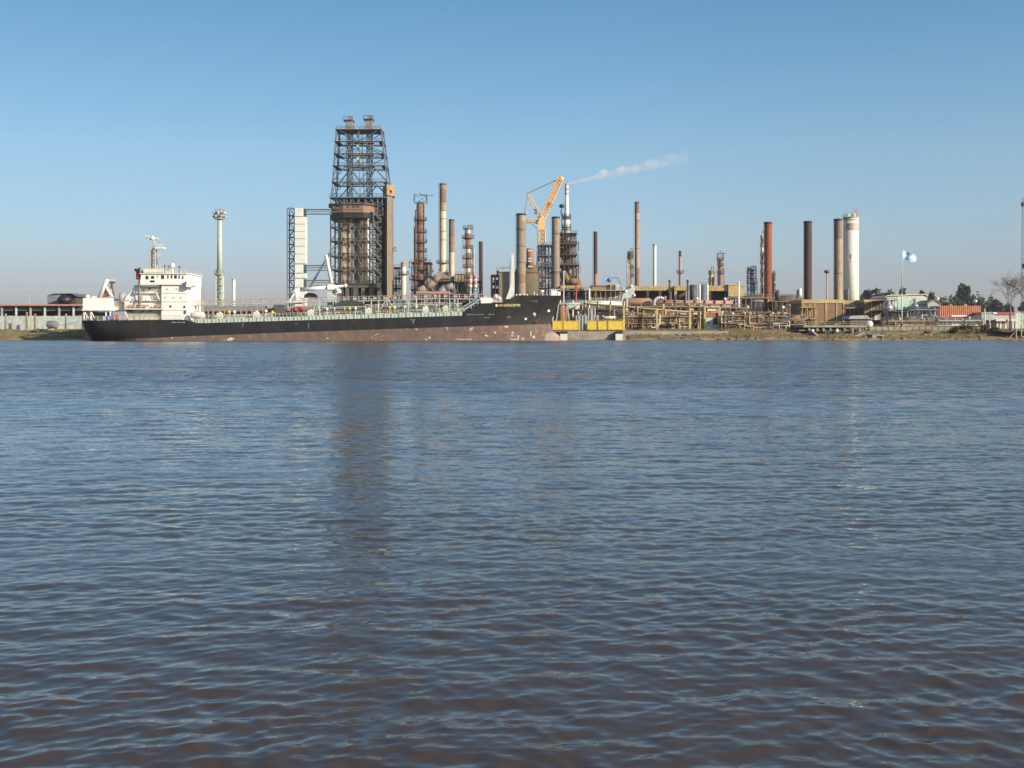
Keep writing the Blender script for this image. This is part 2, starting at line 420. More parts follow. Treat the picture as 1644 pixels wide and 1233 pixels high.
tree(1590,1614,479,700,"dense dark tree behind the left half of the red striped shed", leafd, 1000)
tree(1610,1630,484,705,"dense dark tree behind the right half of the red striped shed", leafd, 1000)
tree(1634,1662,482,700,"dense dark tree at the right edge of the photo", leafd, 900)
b = MB()
for i in range(70):
    px = random.uniform(1375, 1592); Y = random.uniform(700, 780)
    top = 474 + 8*mnoise.noise(Vector((px*.03, 0, 0))) + (3 if px < 1520 else 0)
    zt = Z(top, Y); blob_leaves(b, X(px,Y), Y, (zt+G)/2, 6, 5, (zt-G)/2, 170, .9, 6)
tag(build("distant_wood", b, [leafd]), "low dark belt of distant trees on the right skyline", "trees", kind="stuff")
b = MB()
for i in range(40):
    px = random.uniform(1215, 1300); Y = random.uniform(760, 860)
    blob_leaves(b, X(px,Y), Y, G+8, 6, 5, 8+2*random.random(), 120, .9, 5)
tag(build("distant_wood", b, [leafd]), "low far treeline between the red stack and the dark brown stack", "trees", kind="stuff")

def bush(px, w, h, Y, label, mat):
    x = X(px,Y); zb = bank_h(x,Y); rw = w*Y/F/2; hh = h*Y/F
    t = thing("bush", label, "bush", px, Y, zb, None)
    b = MB()
    for k in range(7): b.tube((x,Y,zb-.2), (x+rw*.5*math.cos(k), Y+rw*.4*math.sin(k), zb+hh*.7), .06, 4, .02)
    build("stems", b, bark, t)
    b = MB(); blob_leaves(b, x, Y, zb+hh*.42, rw, rw*.7, hh*.5, 900, .17, 12); build("crown", b, mat, t)
bush(1533,24,14,333,"dark green bush on the bank below the orange building", leafd)
bush(1553,34,20,334,"wide olive bush on the bank below the right half of the orange building", leafo)
bush(1578,30,22,333,"brownish green bush on the bank left of the red striped shed", leafo)
bush(1597,22,15,332,"low yellowish bush nearest the wooden jetty", leafg)
bush(1490,14,6,334,"small weedy bush on the bank below the grey valves", leafg)
bush(1375,10,5,336,"tiny green bush on the ramp right of the water intake", leafg)
bush(1160,9,6,335,"tiny green bush on the bank below the yellow framed kiosk", leafg)
bush(60,20,6,338,"low green bush on the left bank in front of the long shed", leafg)

def bare_tree(px, pyt, Y, spread, label, lean=0, zb=None, seed=1):
    rs = random.Random(seed); x = X(px,Y); zb = bank_h(x,Y) if zb is None else zb; hh = Z(pyt,Y)-zb
    bk = M("pale_bark",(.25,.20,.17),(.18,.14,.12),2,.9); t = thing("bare_tree", label, "tree", px, Y, zb); bt = MB(); bb = MB()
    top = Vector((x+lean, Y, zb+hh*.38)); bt.tube((x,Y,zb-.3), top, .34, 8, .25)
    def grow(p, d, L, r, lvl):
        q = p + d*L; (bt if lvl == 0 else bb).tube(p, q, r, 5 if lvl < 2 else 3, r*.6)
        if lvl >= 6: return
        for _ in range(3 if lvl < 5 else 2):
            nd = (d + Vector((rs.gauss(0,.42)*spread, rs.gauss(0,.42), rs.gauss(.02,.28) - .05*lvl))).normalized()
            grow(p.lerp(q, rs.uniform(.6,1)), nd, L*rs.uniform(.62,.84), r*.62, lvl+1)
    for k in range(4):
        grow(top, Vector((rs.uniform(-.6,.6)*spread, rs.uniform(-.4,.4), 1)).normalized(), hh*.21, .12, 0)
    build("trunk", bt, bk, t); build("branches", bb, bk, t)
bare_tree(1622,432,338,1.1,"leafless tree with drooping twigs beside the red striped shed",0,None,5)
bare_tree(1652,428,334,1.0,"leafless tree cut by the right edge of the photo",0,None,9)

# ------------------------------------------------------------------ generic plant builders
def stack(p0, p1, top, Y, label, bands, name="chimney_stack", cat="chimney", rings=(), plats=(), ladder=True, group=None, taper=1.0, rim=dgrey, bot=None, base=None):
    """bands: [(pixel row where it starts, material), ...] from the top down"""
    t = thing(name, label, cat, (p0+p1)/2, Y, G, group)
    x = X((p0+p1)/2,Y); r = (p1-p0)/2*Y/F; zt = Z(top,Y); zb = G if bot is None else Z(bot,Y)
    b = MB(); ms = []
    zs = [zt-.35] + [Z(q,Y) for q,_ in bands[1:]] + [zb]
    for i, (q, m) in enumerate(bands):
        if m not in ms: ms.append(m)
        b.mat(ms.index(m)); za, zc = zs[i+1], zs[i]
        f = lambda z: r*(taper + (1-taper)*(zt-z)/(zt-zb))
        b.lathe(x, Y, [(f(za), za), (f(zc), zc)], 28, False)
    build("shell", b, ms, t)
    b = MB(); b.lathe(x, Y, [(r*taper*.8, zt-.6),(r*taper*1.06, zt-.6),(r*taper*1.06, zt+.1),(r*taper*.82, zt+.1),(r*taper*.8, zt-1.6)], 28, False)
    build("rim", b, rim, t)
    for q in rings:
        b = MB(); z = Z(q,Y); b.lathe(x, Y, [(r*.98,z),(r*1.05,z),(r*1.05,z+.25),(r*.98,z+.25)], 28, False); build("flange_ring", b, dgrey, t)
    for q in plats:
        b = MB(); b.ring(x, Y, Z(q,Y), r*.95, r*1.25+.9, .3); build("platform", b, dgrey, t)
    if ladder:
        b = MB(); a = R(200); lx, ly = x+(r+.25)*math.cos(a), Y+(r+.25)*math.sin(a)
        for d in (-.25,.25): b.tube((lx+d,ly,zb), (lx+d,ly,zt), .05, 4)
        z = zb
        while z < zt: b.tube((lx-.25,ly,z), (lx+.25,ly,z), .03, 4); z += .9
        build("ladder", b, dgrey, t)
    if base:
        bm, w, q = base; b = MB(); rr = w/2*Y/F; b.lathe(x, Y, [(rr,G),(rr,Z(q,Y)-.5*rr),(r*1.02,Z(q,Y))], 20); build("base", b, bm, t)
    return t

def column(p0, p1, top, Y, label, m, plats, name="process_column", pipes=2, frame=False, wide=1.5, lean=None, pm=dgrey, seed=0, bandm=None, group=None, bot=None):
    """vessel with cage platforms, ladders, overhead pipe and a davit"""
    rs = random.Random(seed); t = thing(name, label, "column", (p0+p1)/2, Y, G, group)
    x = X((p0+p1)/2,Y); r = (p1-p0)/2*Y/F/wide; R1 = (p1-p0)/2*Y/F; zt = Z(top,Y); hh = zt-G
    b = MB(); zz = G; secs = []
    b.lathe(x, Y, [(r*1.15,G),(r*1.15,G+hh*.25),(r,G+hh*.29),(r,zt-r*.6),(r*.7,zt-r*.2),(r*.2,zt)], 20)
    build("shell", b, m, t)
    if bandm:
        for q in plats[::2]:
            b = MB(); z = Z(q,Y); b.lathe(x, Y, [(r*1.03,z-1.8),(r*1.03,z-.1)], 20, False); build("insulation_band", b, bandm, t)
    for i, q in enumerate(plats):
        b = MB(); b.ring(x, Y, Z(q,Y), r, R1*rs.uniform(.85,1.15), .3, 14, 1.1); build("platform", b, pm, t)
    b = MB()
    for k in range(pipes):
        a = R(rs.choice([200, 235, 305, 340]) + rs.uniform(-10,10)); rr = r+.45+.3*k; pr = rs.uniform(.14,.3)
        px, py = x+rr*math.cos(a), Y+rr*math.sin(a); z1 = zt-rs.uniform(0,.25)*hh
        b.path([(px,py,G),(px,py,z1),(x+r*.5*math.cos(a),Y+r*.5*math.sin(a),z1+.3)], pr, 6)
    build("riser_pipes", b, [lgrey, rust, silver][rs.randint(0,2)], t)
    b = MB()
    qs = sorted([Z(q,Y) for q in plats]); qs = [G]+qs
    for i in range(len(qs)-1):
        sx = x + (R1*.85 if i % 2 else -R1*.85); sy = Y - r*.4
        for d in (-.25,.25): b.tube((sx+d,sy,qs[i]), (sx+d,sy,qs[i+1]+1), .05, 4)
        z = qs[i]
        while z < qs[i+1]: b.path([(sx-.4,sy-.1,z),(sx-.3,sy-.6,z),(sx+.3,sy-.6,z),(sx+.4,sy-.1,z)], .04, 4); z += 1.1
    build("caged_ladder", b, pm, t)
    if frame:
        b = MB(); b.lattice(x-R1*.9, x+R1*.9, Y-R1*.9, Y+R1*.9, zt-.5, zt+2.6, 1, .1, .07); b.tube((x,Y,zt+2.6),(x+R1*2.0,Y,zt+2.5),.09,4); b.tube((x,Y,zt+2.4),(x,Y,zt+4),.09,4)
        build("top_davit", b, pm, t)
    else:
        b = MB(); b.path([(x,Y,zt-.3),(x,Y,zt+1.2),(x+R1*.8,Y,zt+1.2),(x+R1*.8,Y,zt)], .12, 5); build("top_davit", b, pm, t)
    return t

def frame_structure(b, px0, px1, top, Y, d, nx, levels, r=.22, rb=.12, seed=0, zb=None, brace=.5):
    """steel frame: columns, floor beams, some bracing; levels are pixel rows"""
    rs = random.Random(seed); zb = G if zb is None else zb
    xs = [X(px0 + (px1-px0)*i/nx, Y) for i in range(nx+1)]; ys = [Y, Y+d/2, Y+d]
    zs = [zb] + sorted(Z(q,Y) for q in levels)
    for x in xs:
        for y in ys: b.tube((x,y,zb), (x,y,zs[-1]), r, 4)
    for z in zs[1:]:
        for y in ys: b.tube((xs[0],y,z), (xs[-1],y,z), rb*1.5, 4)
        for x in xs: b.tube((x,ys[0],z), (x,ys[-1],z), rb*1.5, 4)
    for j in range(len(zs)-1):
        for y in (ys[0], ys[-1]):
            for i in range(nx):
                if rs.random() < brace:
                    if rs.random() < .5: b.tube((xs[i],y,zs[j]), (xs[i+1],y,zs[j+1]), rb, 4)
                    else: b.tube((xs[i+1],y,zs[j]), (xs[i],y,zs[j+1]), rb, 4)
    return xs, ys, zs
def floors(b, px0, px1, Y, d, levels, th=.25, rail=True):
    for q in levels:
        z = Z(q,Y); b.box(X(px0,Y)-.5, X(px1,Y)+.5, Y-.5, Y+d+.5, z-th, z)
        if rail: b.rail((X(px0,Y)-.5,Y-.45,z), (X(px1,Y)+.5,Y-.45,z), 1.1, 2.5, .06)

# ================================================================== THE REFINERY, left to right
# ---- long open shed behind the pale wall
def long_shed():
    Y = 352
    t = thing("long_shed", "long low shed with a red roof edge and dark open bays behind the ship's stern", "shed", 50, Y)
    b = MB(); b.box(X(-140,Y), X(133,Y), Y-1.2, Y+16, Z(491,Y), Z(488.6,Y)); build("roof", b, palered, t)
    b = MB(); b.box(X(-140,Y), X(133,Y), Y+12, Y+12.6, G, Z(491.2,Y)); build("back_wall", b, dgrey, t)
    b = MB(); b.box(X(-140,Y), X(133,Y), Y+.6, Y+.9, Z(499,Y), Z(491.2,Y)); build("bay_shade_sheet", b, dgrey, t)  # dark sheet stands for the shade inside the open bays
    for i, px in enumerate(range(-135, 133, 23)):
        b = MB(); b.box(X(px,Y)-.25, X(px,Y)+.25, Y-.2, Y+.3, G, Z(491.2,Y)); build("post", b, [lgrey, palegr][i%2], t)
    b = MB()
    for px in range(-138, 130, 9): b.box(X(px,Y)+.03, X(px+9,Y)-.03, Y-.9, Y-.6, G, Z(507.5,Y)+.08*(px%2))
    build("wall_panels", b, palebl, t)
long_shed()
def gable_shed():
    Y = 385
    t = thing("gable_shed", "grey green gabled shed standing above the roof of the long shed", "shed", 100, Y)
    b = MB(); b.pprism([(76,530),(76,475.5),(84,473),(94,472.2),(97,473),(97,530)], Y, 14); build("wall", b, grey, t)
    b = MB(); b.pprism([(97.3,530),(97.3,475),(104,472.5),(114,472.5),(122,476.5),(122,530)], Y+1.2, 12); build("open_end", b, darkbr, t)
    b = MB(); b.pprism([(75,476),(84,472.3),(114,471.6),(123,476),(123,475),(114,470.6),(84,471.2),(75,475)], Y-.6, 16); build("roof", b, bluegr, t)
    b = MB(); b.lathe(X(110,Y), Y-3, [(.1,Z(488,Y)),(2.2,Z(487,Y)),(2.6,Z(481,Y)),(1.8,Z(476,Y)),(.2,Z(474.5,Y))], 18); b.box(X(108,Y),X(112,Y),Y-5,Y-1,G,Z(486,Y)); build("dark_tank", b, black, t)
gable_shed()
def light_mast(px, top, Y, label, w=1.0, group=None):
    t = thing("lamp_mast", label, "mast", px, Y, G, group)
    b = MB(); b.tube((X(px,Y),Y,G), (X(px,Y),Y,Z(top,Y)), .22*w, 6, .1*w); build("pole", b, lgrey, t)
    b = MB(); b.box(X(px,Y)-.9*w, X(px,Y)+.9*w, Y-.3, Y+.3, Z(top,Y), Z(top,Y)+.5*w); build("lamp_head", b, lgrey, t)
light_mast(47,470,520,"thin faint lamp mast above the left end of the long shed",1.3)
for px, c, lb in ((9,lgrey,"short grey bollard post left of the others before the pale wall"),(43,mustard,"pale yellow post before the pale wall, the taller of two"),(56,mustard,"pale yellow post before the pale wall, right of the taller one"),(106,lgrey,"grey post before the pale wall below the gabled shed")):
    Y = 346; b = MB(); b.lathe(X(px,Y), Y, [(.35,G-.3),(.3,Z(502 if px==43 else 505,Y)),(.42,Z(501.6 if px==43 else 504.6,Y)),(.1,Z(500.8 if px==43 else 503.8,Y))], 10); b.box(X(px,Y)-.6,X(px,Y)+.6,Y-.6,Y+.6,G-.3,G+.2)
    single("mooring_post", lb, "post", b, c, px, Y)
def tank_h(p0, p1, q0, q1, Y, label, m, name="horizontal_tank", saddle=dgrey, group=None):
    t = thing(name, label, "tank", (p0+p1)/2, Y, G, group); r = (Z(q0,Y)-Z(q1,Y))/2; zc = (Z(q0,Y)+Z(q1,Y))/2; x0, x1 = X(p0,Y), X(p1,Y)
    b = MB(); n = 18; prof = [(0.05,x0),(r*.7,x0+r*.12),(r,x0+r*.45),(r,x1-r*.45),(r*.7,x1-r*.12),(.05,x1)]
    vs = [(xx, Y+rr*math.cos(2*math.pi*i/n), zc+rr*math.sin(2*math.pi*i/n)) for rr,xx in prof for i in range(n)]
    b.add(vs, [(j*n+i,(j+1)*n+i,(j+1)*n+(i+1)%n,j*n+(i+1)%n) for j in range(len(prof)-1) for i in range(n)], True); build("shell", b, m, t)
    for f in (.22,.78):
        b = MB(); xx = x0+(x1-x0)*f; b.box(xx-.2, xx+.2, Y-r*.8, Y+r*.8, G-.3, zc-r*.3); build("saddle", b, saddle, t)
    return t
tank_h(75,93,515,527,347,"grey horizontal tank lying before the pale wall on the left bank",grey)
def tank_v(p0, p1, q0, q1, Y, label, m, name="storage_tank", dome=.18, rail=True, bandm=None, group=None):
    t = thing(name, label, "tank", (p0+p1)/2, Y, G, group); r = (p1-p0)/2*Y/F; x = X((p0+p1)/2,Y); z0 = G if q1 is None else Z(q1,Y); z1 = Z(q0,Y); h = r*dome
    b = MB(); b.lathe(x, Y, [(r,z0),(r,z1-h),(r*.85,z1-h*.5),(r*.5,z1-h*.12),(.05,z1)], 32); build("shell", b, m, t)
    b = MB()
    for k in range(1,4): z = z0+(z1-h-z0)*k/4; b.lathe(x, Y, [(r+.01,z),(r+.07,z),(r+.07,z+.15),(r+.01,z+.15)], 32, False)
    build("seam_rings", b, bandm or m, t)
    if rail and r > 1.5:
        b = MB(); pts = [(x+r*math.cos(2*math.pi*i/20), Y+r*math.sin(2*math.pi*i/20), z1-h+.9) for i in range(21)]; b.path(pts, .05, 4)
        for p in pts[:-1]: b.tube((p[0],p[1],z1-h), p, .04, 4)
        build("handrail", b, lgrey, t)
    return t

# ---- floodlight tower
def flood_tower():
    Y = 400; x = X(352.5,Y)
    t = thing("floodlight_tower", "tall pale floodlight tower with a round lamp platform, left of the elevator tower", "light tower", 352.5, Y)
    b = MB(); b.lattice(x-1.1,x+1.1,Y-1.1,Y+1.1,G,Z(441,Y),16,.22,.1); b.box(x-.7,x+.7,Y-.2,Y+.7,G,Z(441,Y)); build("lower_shaft", b, palegr, t)
    b = MB(); b.tube((x,Y,Z(441,Y)),(x,Y,Z(350,Y)),.95,10,.75); build("upper_shaft", b, palegr, t)
    b = MB(); b.ring(x,Y,Z(441,Y),.6,1.9,.3); b.box(x-1.6,x-.6,Y-.4,Y+.4,Z(440,Y),Z(433,Y)); build("middle_platform", b, lgrey, t)
    for q, rr in ((352,1.9),(346.5,1.9),(341,1.7)):
        b = MB(); b.ring(x,Y,Z(q,Y),.5,rr,.25,20,.9); build("lamp_platform", b, lgrey, t)
    for k in range(12):
        a = k*math.pi/6; zz = Z(350.5-5.5*(k%2),Y)+.2; cx, cy = x+2.05*math.cos(a), Y+2.05*math.sin(a)
        b = MB(); b.lathe(cx, cy, [(.25,zz),(.5,zz+.15),(.5,zz+.75),(.2,zz+.9)], 8); build("floodlight", b, [lgrey,silver][k%2], t)
    b = MB(); b.tube((x,Y,Z(341,Y)),(x,Y,Z(334.5,Y)),.12,5); build("lightning_rod", b, dgrey, t)
    b = MB()
    z = G
    while z < Z(345,Y): b.box(x-.3,x+.3,Y-1.35,Y-1.25,z,z+.06); z += .8
    for d in (-.3,.3): b.tube((x+d,Y-1.3,G),(x+d,Y-1.3,Z(345,Y)),.05,4)
    build("ladder", b, dgrey, t)
flood_tower()
stack(372.5,377.8,447.5,420,"slim white chimney with a grey cap right of the floodlight tower",[(447.5,white)],ladder=False,rim=lgrey)
def antenna(px, top, Y, label, m, r=.16, bars=2, name="antenna_mast"):
    t = thing(name, label, "mast", px, Y); x = X(px,Y); zt = Z(top,Y)
    b = MB(); b.tube((x,Y,G),(x,Y,zt),r,6,r*.5); build("pole", b, m, t)
    for k in range(bars): b = MB(); b.tube((x-1-.3*k,Y,zt-1.2-1.8*k),(x+1+.3*k,Y,zt-1.2-1.8*k),r*.5,4); build("crossbar", b, m, t)
    b = MB(); b.box(x-.5,x+.5,Y-.5,Y+.5,G-.2,G+.3); build("foot", b, concr, t)
antenna(323.5,466,440,"thin pinkish mast rising behind the ship just right of its white superstructure",palered,.22)

# ---- elevator tower and bridges
def elevator():
    Y = 440; t = thing("elevator_tower", "pale panelled elevator tower with a dark open stair frame on its left side", "tower", 475, Y)
    b = MB(); x0, x1 = X(461.5,Y), X(472.5,Y); zt = Z(334,Y)
    zs = [G + (zt-G)*i/17 for i in range(18)]
    for x in (x0,x1):
        for y in (Y,Y+4): b.tube((x,y,G),(x,y,zt),.25,4)
    for i, z in enumerate(zs):
        for y in (Y,Y+4): b.tube((x0,y,z),(x1,y,z),.16,4)
        for x in (x0,x1): b.tube((x,Y,z),(x,Y+4,z),.12,4)
    build("stair_frame", b, bluegr, t)
    b = MB()
    for i, z in enumerate(zs[:-1]):
        a, c = (x0+.3,x1-.3) if i % 2 else (x1-.3,x0+.3); d = zs[1]-zs[0]
        b.add([(a,Y+1,z),(a,Y+2.6,z),(c,Y+2.6,z+d),(c,Y+1,z+d)],[(0,1,2,3)]); b.add([(a,Y+1,z+.25),(a,Y+2.6,z+.25),(c,Y+2.6,z+d+.25),(c,Y+1,z+d+.25)],[(3,2,1,0)])
        b.box(x0,x1,Y,Y+4,z-.06,z+.06) if i % 4 == 0 else None
    build("stair_flights", b, lgrey, t)
    panels = [(334,347,0),(348.2,423,1),(424.5,438,0),(439,446,1),(447.5,460.5,0),(461.5,None,1)]
    for q0, q1, full in panels:
        b = MB(); b.pbox(473.3, 490 if full else 486, q0, q1, Y-.3, 4.6); o = build("cladding_panel", b, M("tower_panel",(.78,.79,.73),(.70,.71,.64),.2,.5,dirt=.1), t)
        if not full:
            b = MB(); b.pbox(486.2, 489.6, q0+.8, q1-.3 if q1 else None, Y+1.2, 3); build("shaded_side_face", b, dgreen, t)  # dark green colour stands for the box's shaded right face
    for q in (347.5,359.5,371.5,383,395,407.5,423.7,438.5,446.7,461): b = MB(); b.pbox(473.1,490.2,q-.25,q+.3,Y-.42,.1); build("panel_joint", b, grey, t)
elevator()
def bridge(q0, q1, label):
    Y = 442; t = thing("access_bridge", label, "bridge", 509, Y, Z(q1,Y), "access bridges from the elevator tower"); x0, x1 = X(490.5,Y), X(531,Y)
    b = MB(); b.box(x0,x1,Y,Y+2.4,Z(q1,Y)-.3,Z(q1,Y)); build("deck", b, grey, t)
    b = MB()
    for y in (Y,Y+2.4):
        b.tube((x0,y,Z(q0,Y)),(x1,y,Z(q0,Y)),.14,4); b.tube((x0,y,(Z(q0,Y)+Z(q1,Y))/2),(x1,y,(Z(q0,Y)+Z(q1,Y))/2),.06,4)
        for k in range(9): xx = x0+(x1-x0)*k/8; b.tube((xx,y,Z(q1,Y)),(xx,y,Z(q0,Y)),.06,4)
    build("handrail", b, bluegr, t)
bridge(336,342.5,"topmost access bridge joining the elevator tower to the rusty coker deck")
bridge(426,433,"middle access bridge joining the elevator tower to the coke drum frame")
bridge(450,457.5,"lowest access bridge joining the elevator tower to the coke drum frame")

# ---- coking tower
def coker():
    Y = 450; D = 22.0
    t = thing("coking_tower", "huge dark steel coking tower with open derrick and tall drums, highest structure in view", "refinery tower", 575, Y)
    yc = Y + D/2
    # lower frame round the drums
    lv = [341,364.7,387,411,433,455]
    b = MB(); xs, ys, zs = frame_structure(b, 531, 599, 341, Y, D, 4, lv, .32, .16, 3, brace=0)
    b2 = [MB(), MB(), MB(), MB()]
    for j in range(len(zs)-1):
        for (a, c) in ((0,1),(3,4)):
            for y in (ys[0], ys[-1]):
                b2[0].tube((xs[a],y,zs[j]),(xs[c],y,zs[j+1]),.16,4) if a == 0 else b2[1].tube((xs[c],y,zs[j]),(xs[a],y,zs[j+1]),.16,4)
        b2[2].tube((xs[1],Y-.4,zs[j+1]),(xs[2]-1,Y-.4,zs[j]+1),.18,4); b2[3].tube((xs[2]+2,Y-.4,zs[j+1]),(xs[3],Y-.4,zs[j]+1),.18,4)  # middle diagonals added to supply dark shading between the drums
    build("lower_frame", b, dgrey, t); [build("lower_bracing", q_, dgrey, t) for q_ in b2]
    for q in lv[1:]:
        b = MB(); z = Z(q,Y); b.box(X(541,Y),X(600,Y),Y-1.4,Y-.2,z-.25,z); b.box(X(531,Y),X(541,Y),Y-.6,Y+3,z-.2,z); b.rail((X(531,Y),Y-1.4,z),(X(600,Y),Y-1.4,z),1.1,2,.07); build("walkway", b, dgrey, t)
    # coke drums
    for i, (p0, p1) in enumerate(((543.5,568.5),(574,594))):
        cx = X((p0+p1)/2,Y+6); r = (p1-p0)/2*(Y+6)/F
        b = MB(); b.lathe(cx, Y+4.2, [(r*.35,Z(462,Y)),(r*.97,Z(453,Y)),(r*.97,Z(352,Y)),(r*.6,Z(345,Y)),(r*.3,Z(343,Y))], 36); d = build("coke_drum", b, M("drum_insulation",(.60,.50,.33),(.34,.25,.17),.3,.6,streak=.35), t)
        b = MB()
        for q in (362,384,408,431): b.lathe(cx, Y+4.2, [(r*.98,Z(q,Y)),(r*1.02,Z(q,Y)),(r*1.02,Z(q,Y)+.6),(r*.98,Z(q,Y)+.6)], 36, False)
        build("support_band", b, brownst, d)
    b = MB()
    for px, rr, m in ((563.5,.5,0),(590.5,.5,0)): b.tube((X(px,Y),Y+.4,Z(455,Y)),(X(px,Y),Y+.4,Z(348,Y)),rr,10)
    build("riser_pipes", b, cream, t)
    b = MB(); b.box(X(566.5,Y),X(574.5,Y),Y+3,Y+D-2,Z(466,Y),Z(342,Y)); build("drum_gap_shade", b, dgrey, t)  # dark block stands for the shaded gap between the two drums
    # dark concrete table at the foot
    b = MB(); b.box(X(541,Y),X(610,Y),Y-.8,Y+D,Z(462,Y),Z(455,Y)); b.box(X(546,Y),X(604,Y),Y+4,Y+D,G,Z(462.2,Y))
    for k in range(6): xx = X(542+k*12.8,Y); b.box(xx,xx+1.4,Y-.6,Y+.8,G,Z(461.9,Y))
    build("concrete_table", b, dconcr, t)
    # right side bay, dense stairs and pipes
    b = MB(); frame_structure(b, 599.5, 612.5, 330, Y+2, D-4, 2, [330,345,356,364.7,376,387,399,411,422,433,444,455], .25, .14, 5, brace=.9); build("stair_bay_frame", b, dgrey, t)
    b = MB(); Q = [475,455,444,433,422,411,399,387,376,364.7,356,345]
    for i in range(len(Q)-1):
        a, c = (600,612) if i % 2 else (612,600); za, zc = Z(Q[i],Y), Z(Q[i+1],Y)
        b.add([(X(a,Y),Y+1.2,za),(X(a,Y),Y+2.6,za),(X(c,Y),Y+2.6,zc),(X(c,Y),Y+1.2,zc)],[(0,1,2,3)])
        b.rail((X(a,Y),Y+1.2,za),(X(c,Y),Y+1.2,zc),1.1,2,.07); b.box(X(600,Y),X(612,Y),Y+1.3,Y+8,zc-.15,zc)
    build("stair_flights", b, grey, t)
    b = MB()
    for k, px in enumerate((601.5,603.5,606,608.5,610.5)): b.tube((X(px,Y),Y+6+k,G),(X(px,Y),Y+6+k,Z([352,371,345,390,360][k],Y)),.35+.12*(k%2),8)
    build("utility_pipes", b, brownst, t)
    b = MB(); b.box(X(598,Y),X(612,Y),Y+11,Y+D-2,G,Z(344,Y)); build("stair_bay_shade", b, darkbr, t)  # dark block behind the stairs stands for the shade in this bay
    # rusty enclosed deck under the derrick
    zb, zt = Z(342,Y), Z(325.5,Y)
    out = [(X(525.5,Y),Y+9),(X(532,Y),Y-.5),(X(553,Y),Y-3),(X(585,Y),Y-3),(X(603,Y),Y+3),(X(603,Y),Y+D),(X(530,Y),Y+D)]
    def ngon(b, pts, z0, z1):
        n = len(pts); b.add([(x,y,z0) for x,y in pts]+[(x,y,z1) for x,y in pts],[tuple(range(n-1,-1,-1)),tuple(range(n,2*n))]+[(i,(i+1)%n,n+(i+1)%n,n+i) for i in range(n)])
    b = MB(); ngon(b, out, zb, zt-1); dk = build("cutting_deck", b, M("deck_cladding",(.30,.16,.12),(.24,.17,.12),.25,.85), t)
    b = MB(); ngon(b, [(x*1.0-(.9 if x<X(560,Y) else -.7), y-.7) for x,y in out], zt-1, zt-.5); build("deck_roof", b, dgrey, dk)
    b = MB()
    for p0, p1, q0, q1 in ((559,562.5,331.5,335.5),(567,571.5,331,335),(574,579,330.5,335),(555,584,337.6,338.4)):
        b.box(X(p0,Y),X(p1,Y),Y-3.12,Y-2.9,Z(q1,Y),Z(q0,Y))
    build("deck_openings", b, darkbr, dk)
    b = MB(); b.box(X(535.5,Y),X(545,Y),Y-2.2,Y-1.4,Z(336.5,Y),Z(332,Y)); build("vent_louvre", b, dgrey, dk)
    b = MB(); ngon(b, [(x,y) for x,y in out], zb-2.2, zb-.1); build("deck_girders", b, black, t)
    # open machine floor and derrick
    zd = Z(316,Y)
    b = MB()
    for px in (531,541,552,563,575,587,598,606,613):
        for y in (Y,yc,Y+D): b.tube((X(px,Y),y,zt-.6),(X(px,Y),y,zd),.22,4)
    for y in (Y,yc,Y+D):
        for k in range(8): p = 531+k*10; b.tube((X(p,Y),y,zt-.5),(X(p+10,Y),y,zd),.13,4); b.tube((X(p+10,Y),y,zt-.5),(X(p,Y),y,zd),.13,4)
    b.box(X(529,Y),X(622,Y),Y-1,Y+D+1,zd-.5,zd); b.rail((X(529,Y),Y-1,zd),(X(622,Y),Y-1,zd),1.2,2,.08); build("winch_floor", b, bluegr, t)
    b = MB(); b.box(X(545,Y),X(556,Y),Y+5,Y+12,zt-.5,zt+2.8); b.box(X(583,Y),X(592,Y),Y+5,Y+12,zt-.5,zt+3); b.box(X(566,Y),X(573,Y),Y+6,Y+12,zt-.5,zt+2); build("winch_houses", b, grey, t)
    lev = [316,290.5,264,244.3,224.5,205]; xl = lambda z: X(531.5,Y)+(X(538.5,Y)-X(531.5,Y))*(z-zd)/(Z(205,Y)-zd); xr = lambda z: X(624,Y)+(X(610.5,Y)-X(624,Y))*(z-zd)/(Z(205,Y)-zd)
    yf = lambda z: Y+1+1.5*(z-zd)/(Z(205,Y)-zd); yb = lambda z: Y+14-2.5*(z-zd)/(Z(205,Y)-zd)
    zt2 = Z(205,Y)
    for fx in (0,.5,1):
        for fy in (0,1):
            b = MB(); P = [(xl(z)*(1-fx)+xr(z)*fx, yf(z)*(1-fy)+yb(z)*fy, z) for z in (zd,zt2)]; b.tube(P[0],P[1],.28 if fx != .5 else .18,5); build("derrick_leg", b, bluegr, t)
    b = MB()
    for j in range(5):
        z0, z1 = Z(lev[j],Y), Z(lev[j+1],Y)
        for f in (yf,yb):
            c0, c1 = (xl(z0)+xr(z0))/2, (xl(z1)+xr(z1))/2
            if j < 2:
                m0, m1 = (xl(z1)+c1)/2, (xr(z1)+c1)/2
                for p, q in ((xl(z0),m0),(c0,m0),(c0,m1),(xr(z0),m1)): b.tube((p,f(z0),z0),(q,f(z1),z1),.24,4)
            else:
                for p, q in ((xl(z0),c1),(xr(z0),c1)) if j % 2 else ((c0,xl(z1)),(c0,xr(z1))): b.tube((p,f(z0),z0),(q,f(z1),z1),.15,4)
        for f in (xl,xr):
            b.tube((f(z0),yf(z0),z0),(f(z1),(yf(z1)+yb(z1))/2,z1),.15,4); b.tube((f(z0),yb(z0),z0),(f(z1),(yf(z1)+yb(z1))/2,z1),.15,4)
    build("derrick_braces", b, bluegr, t)
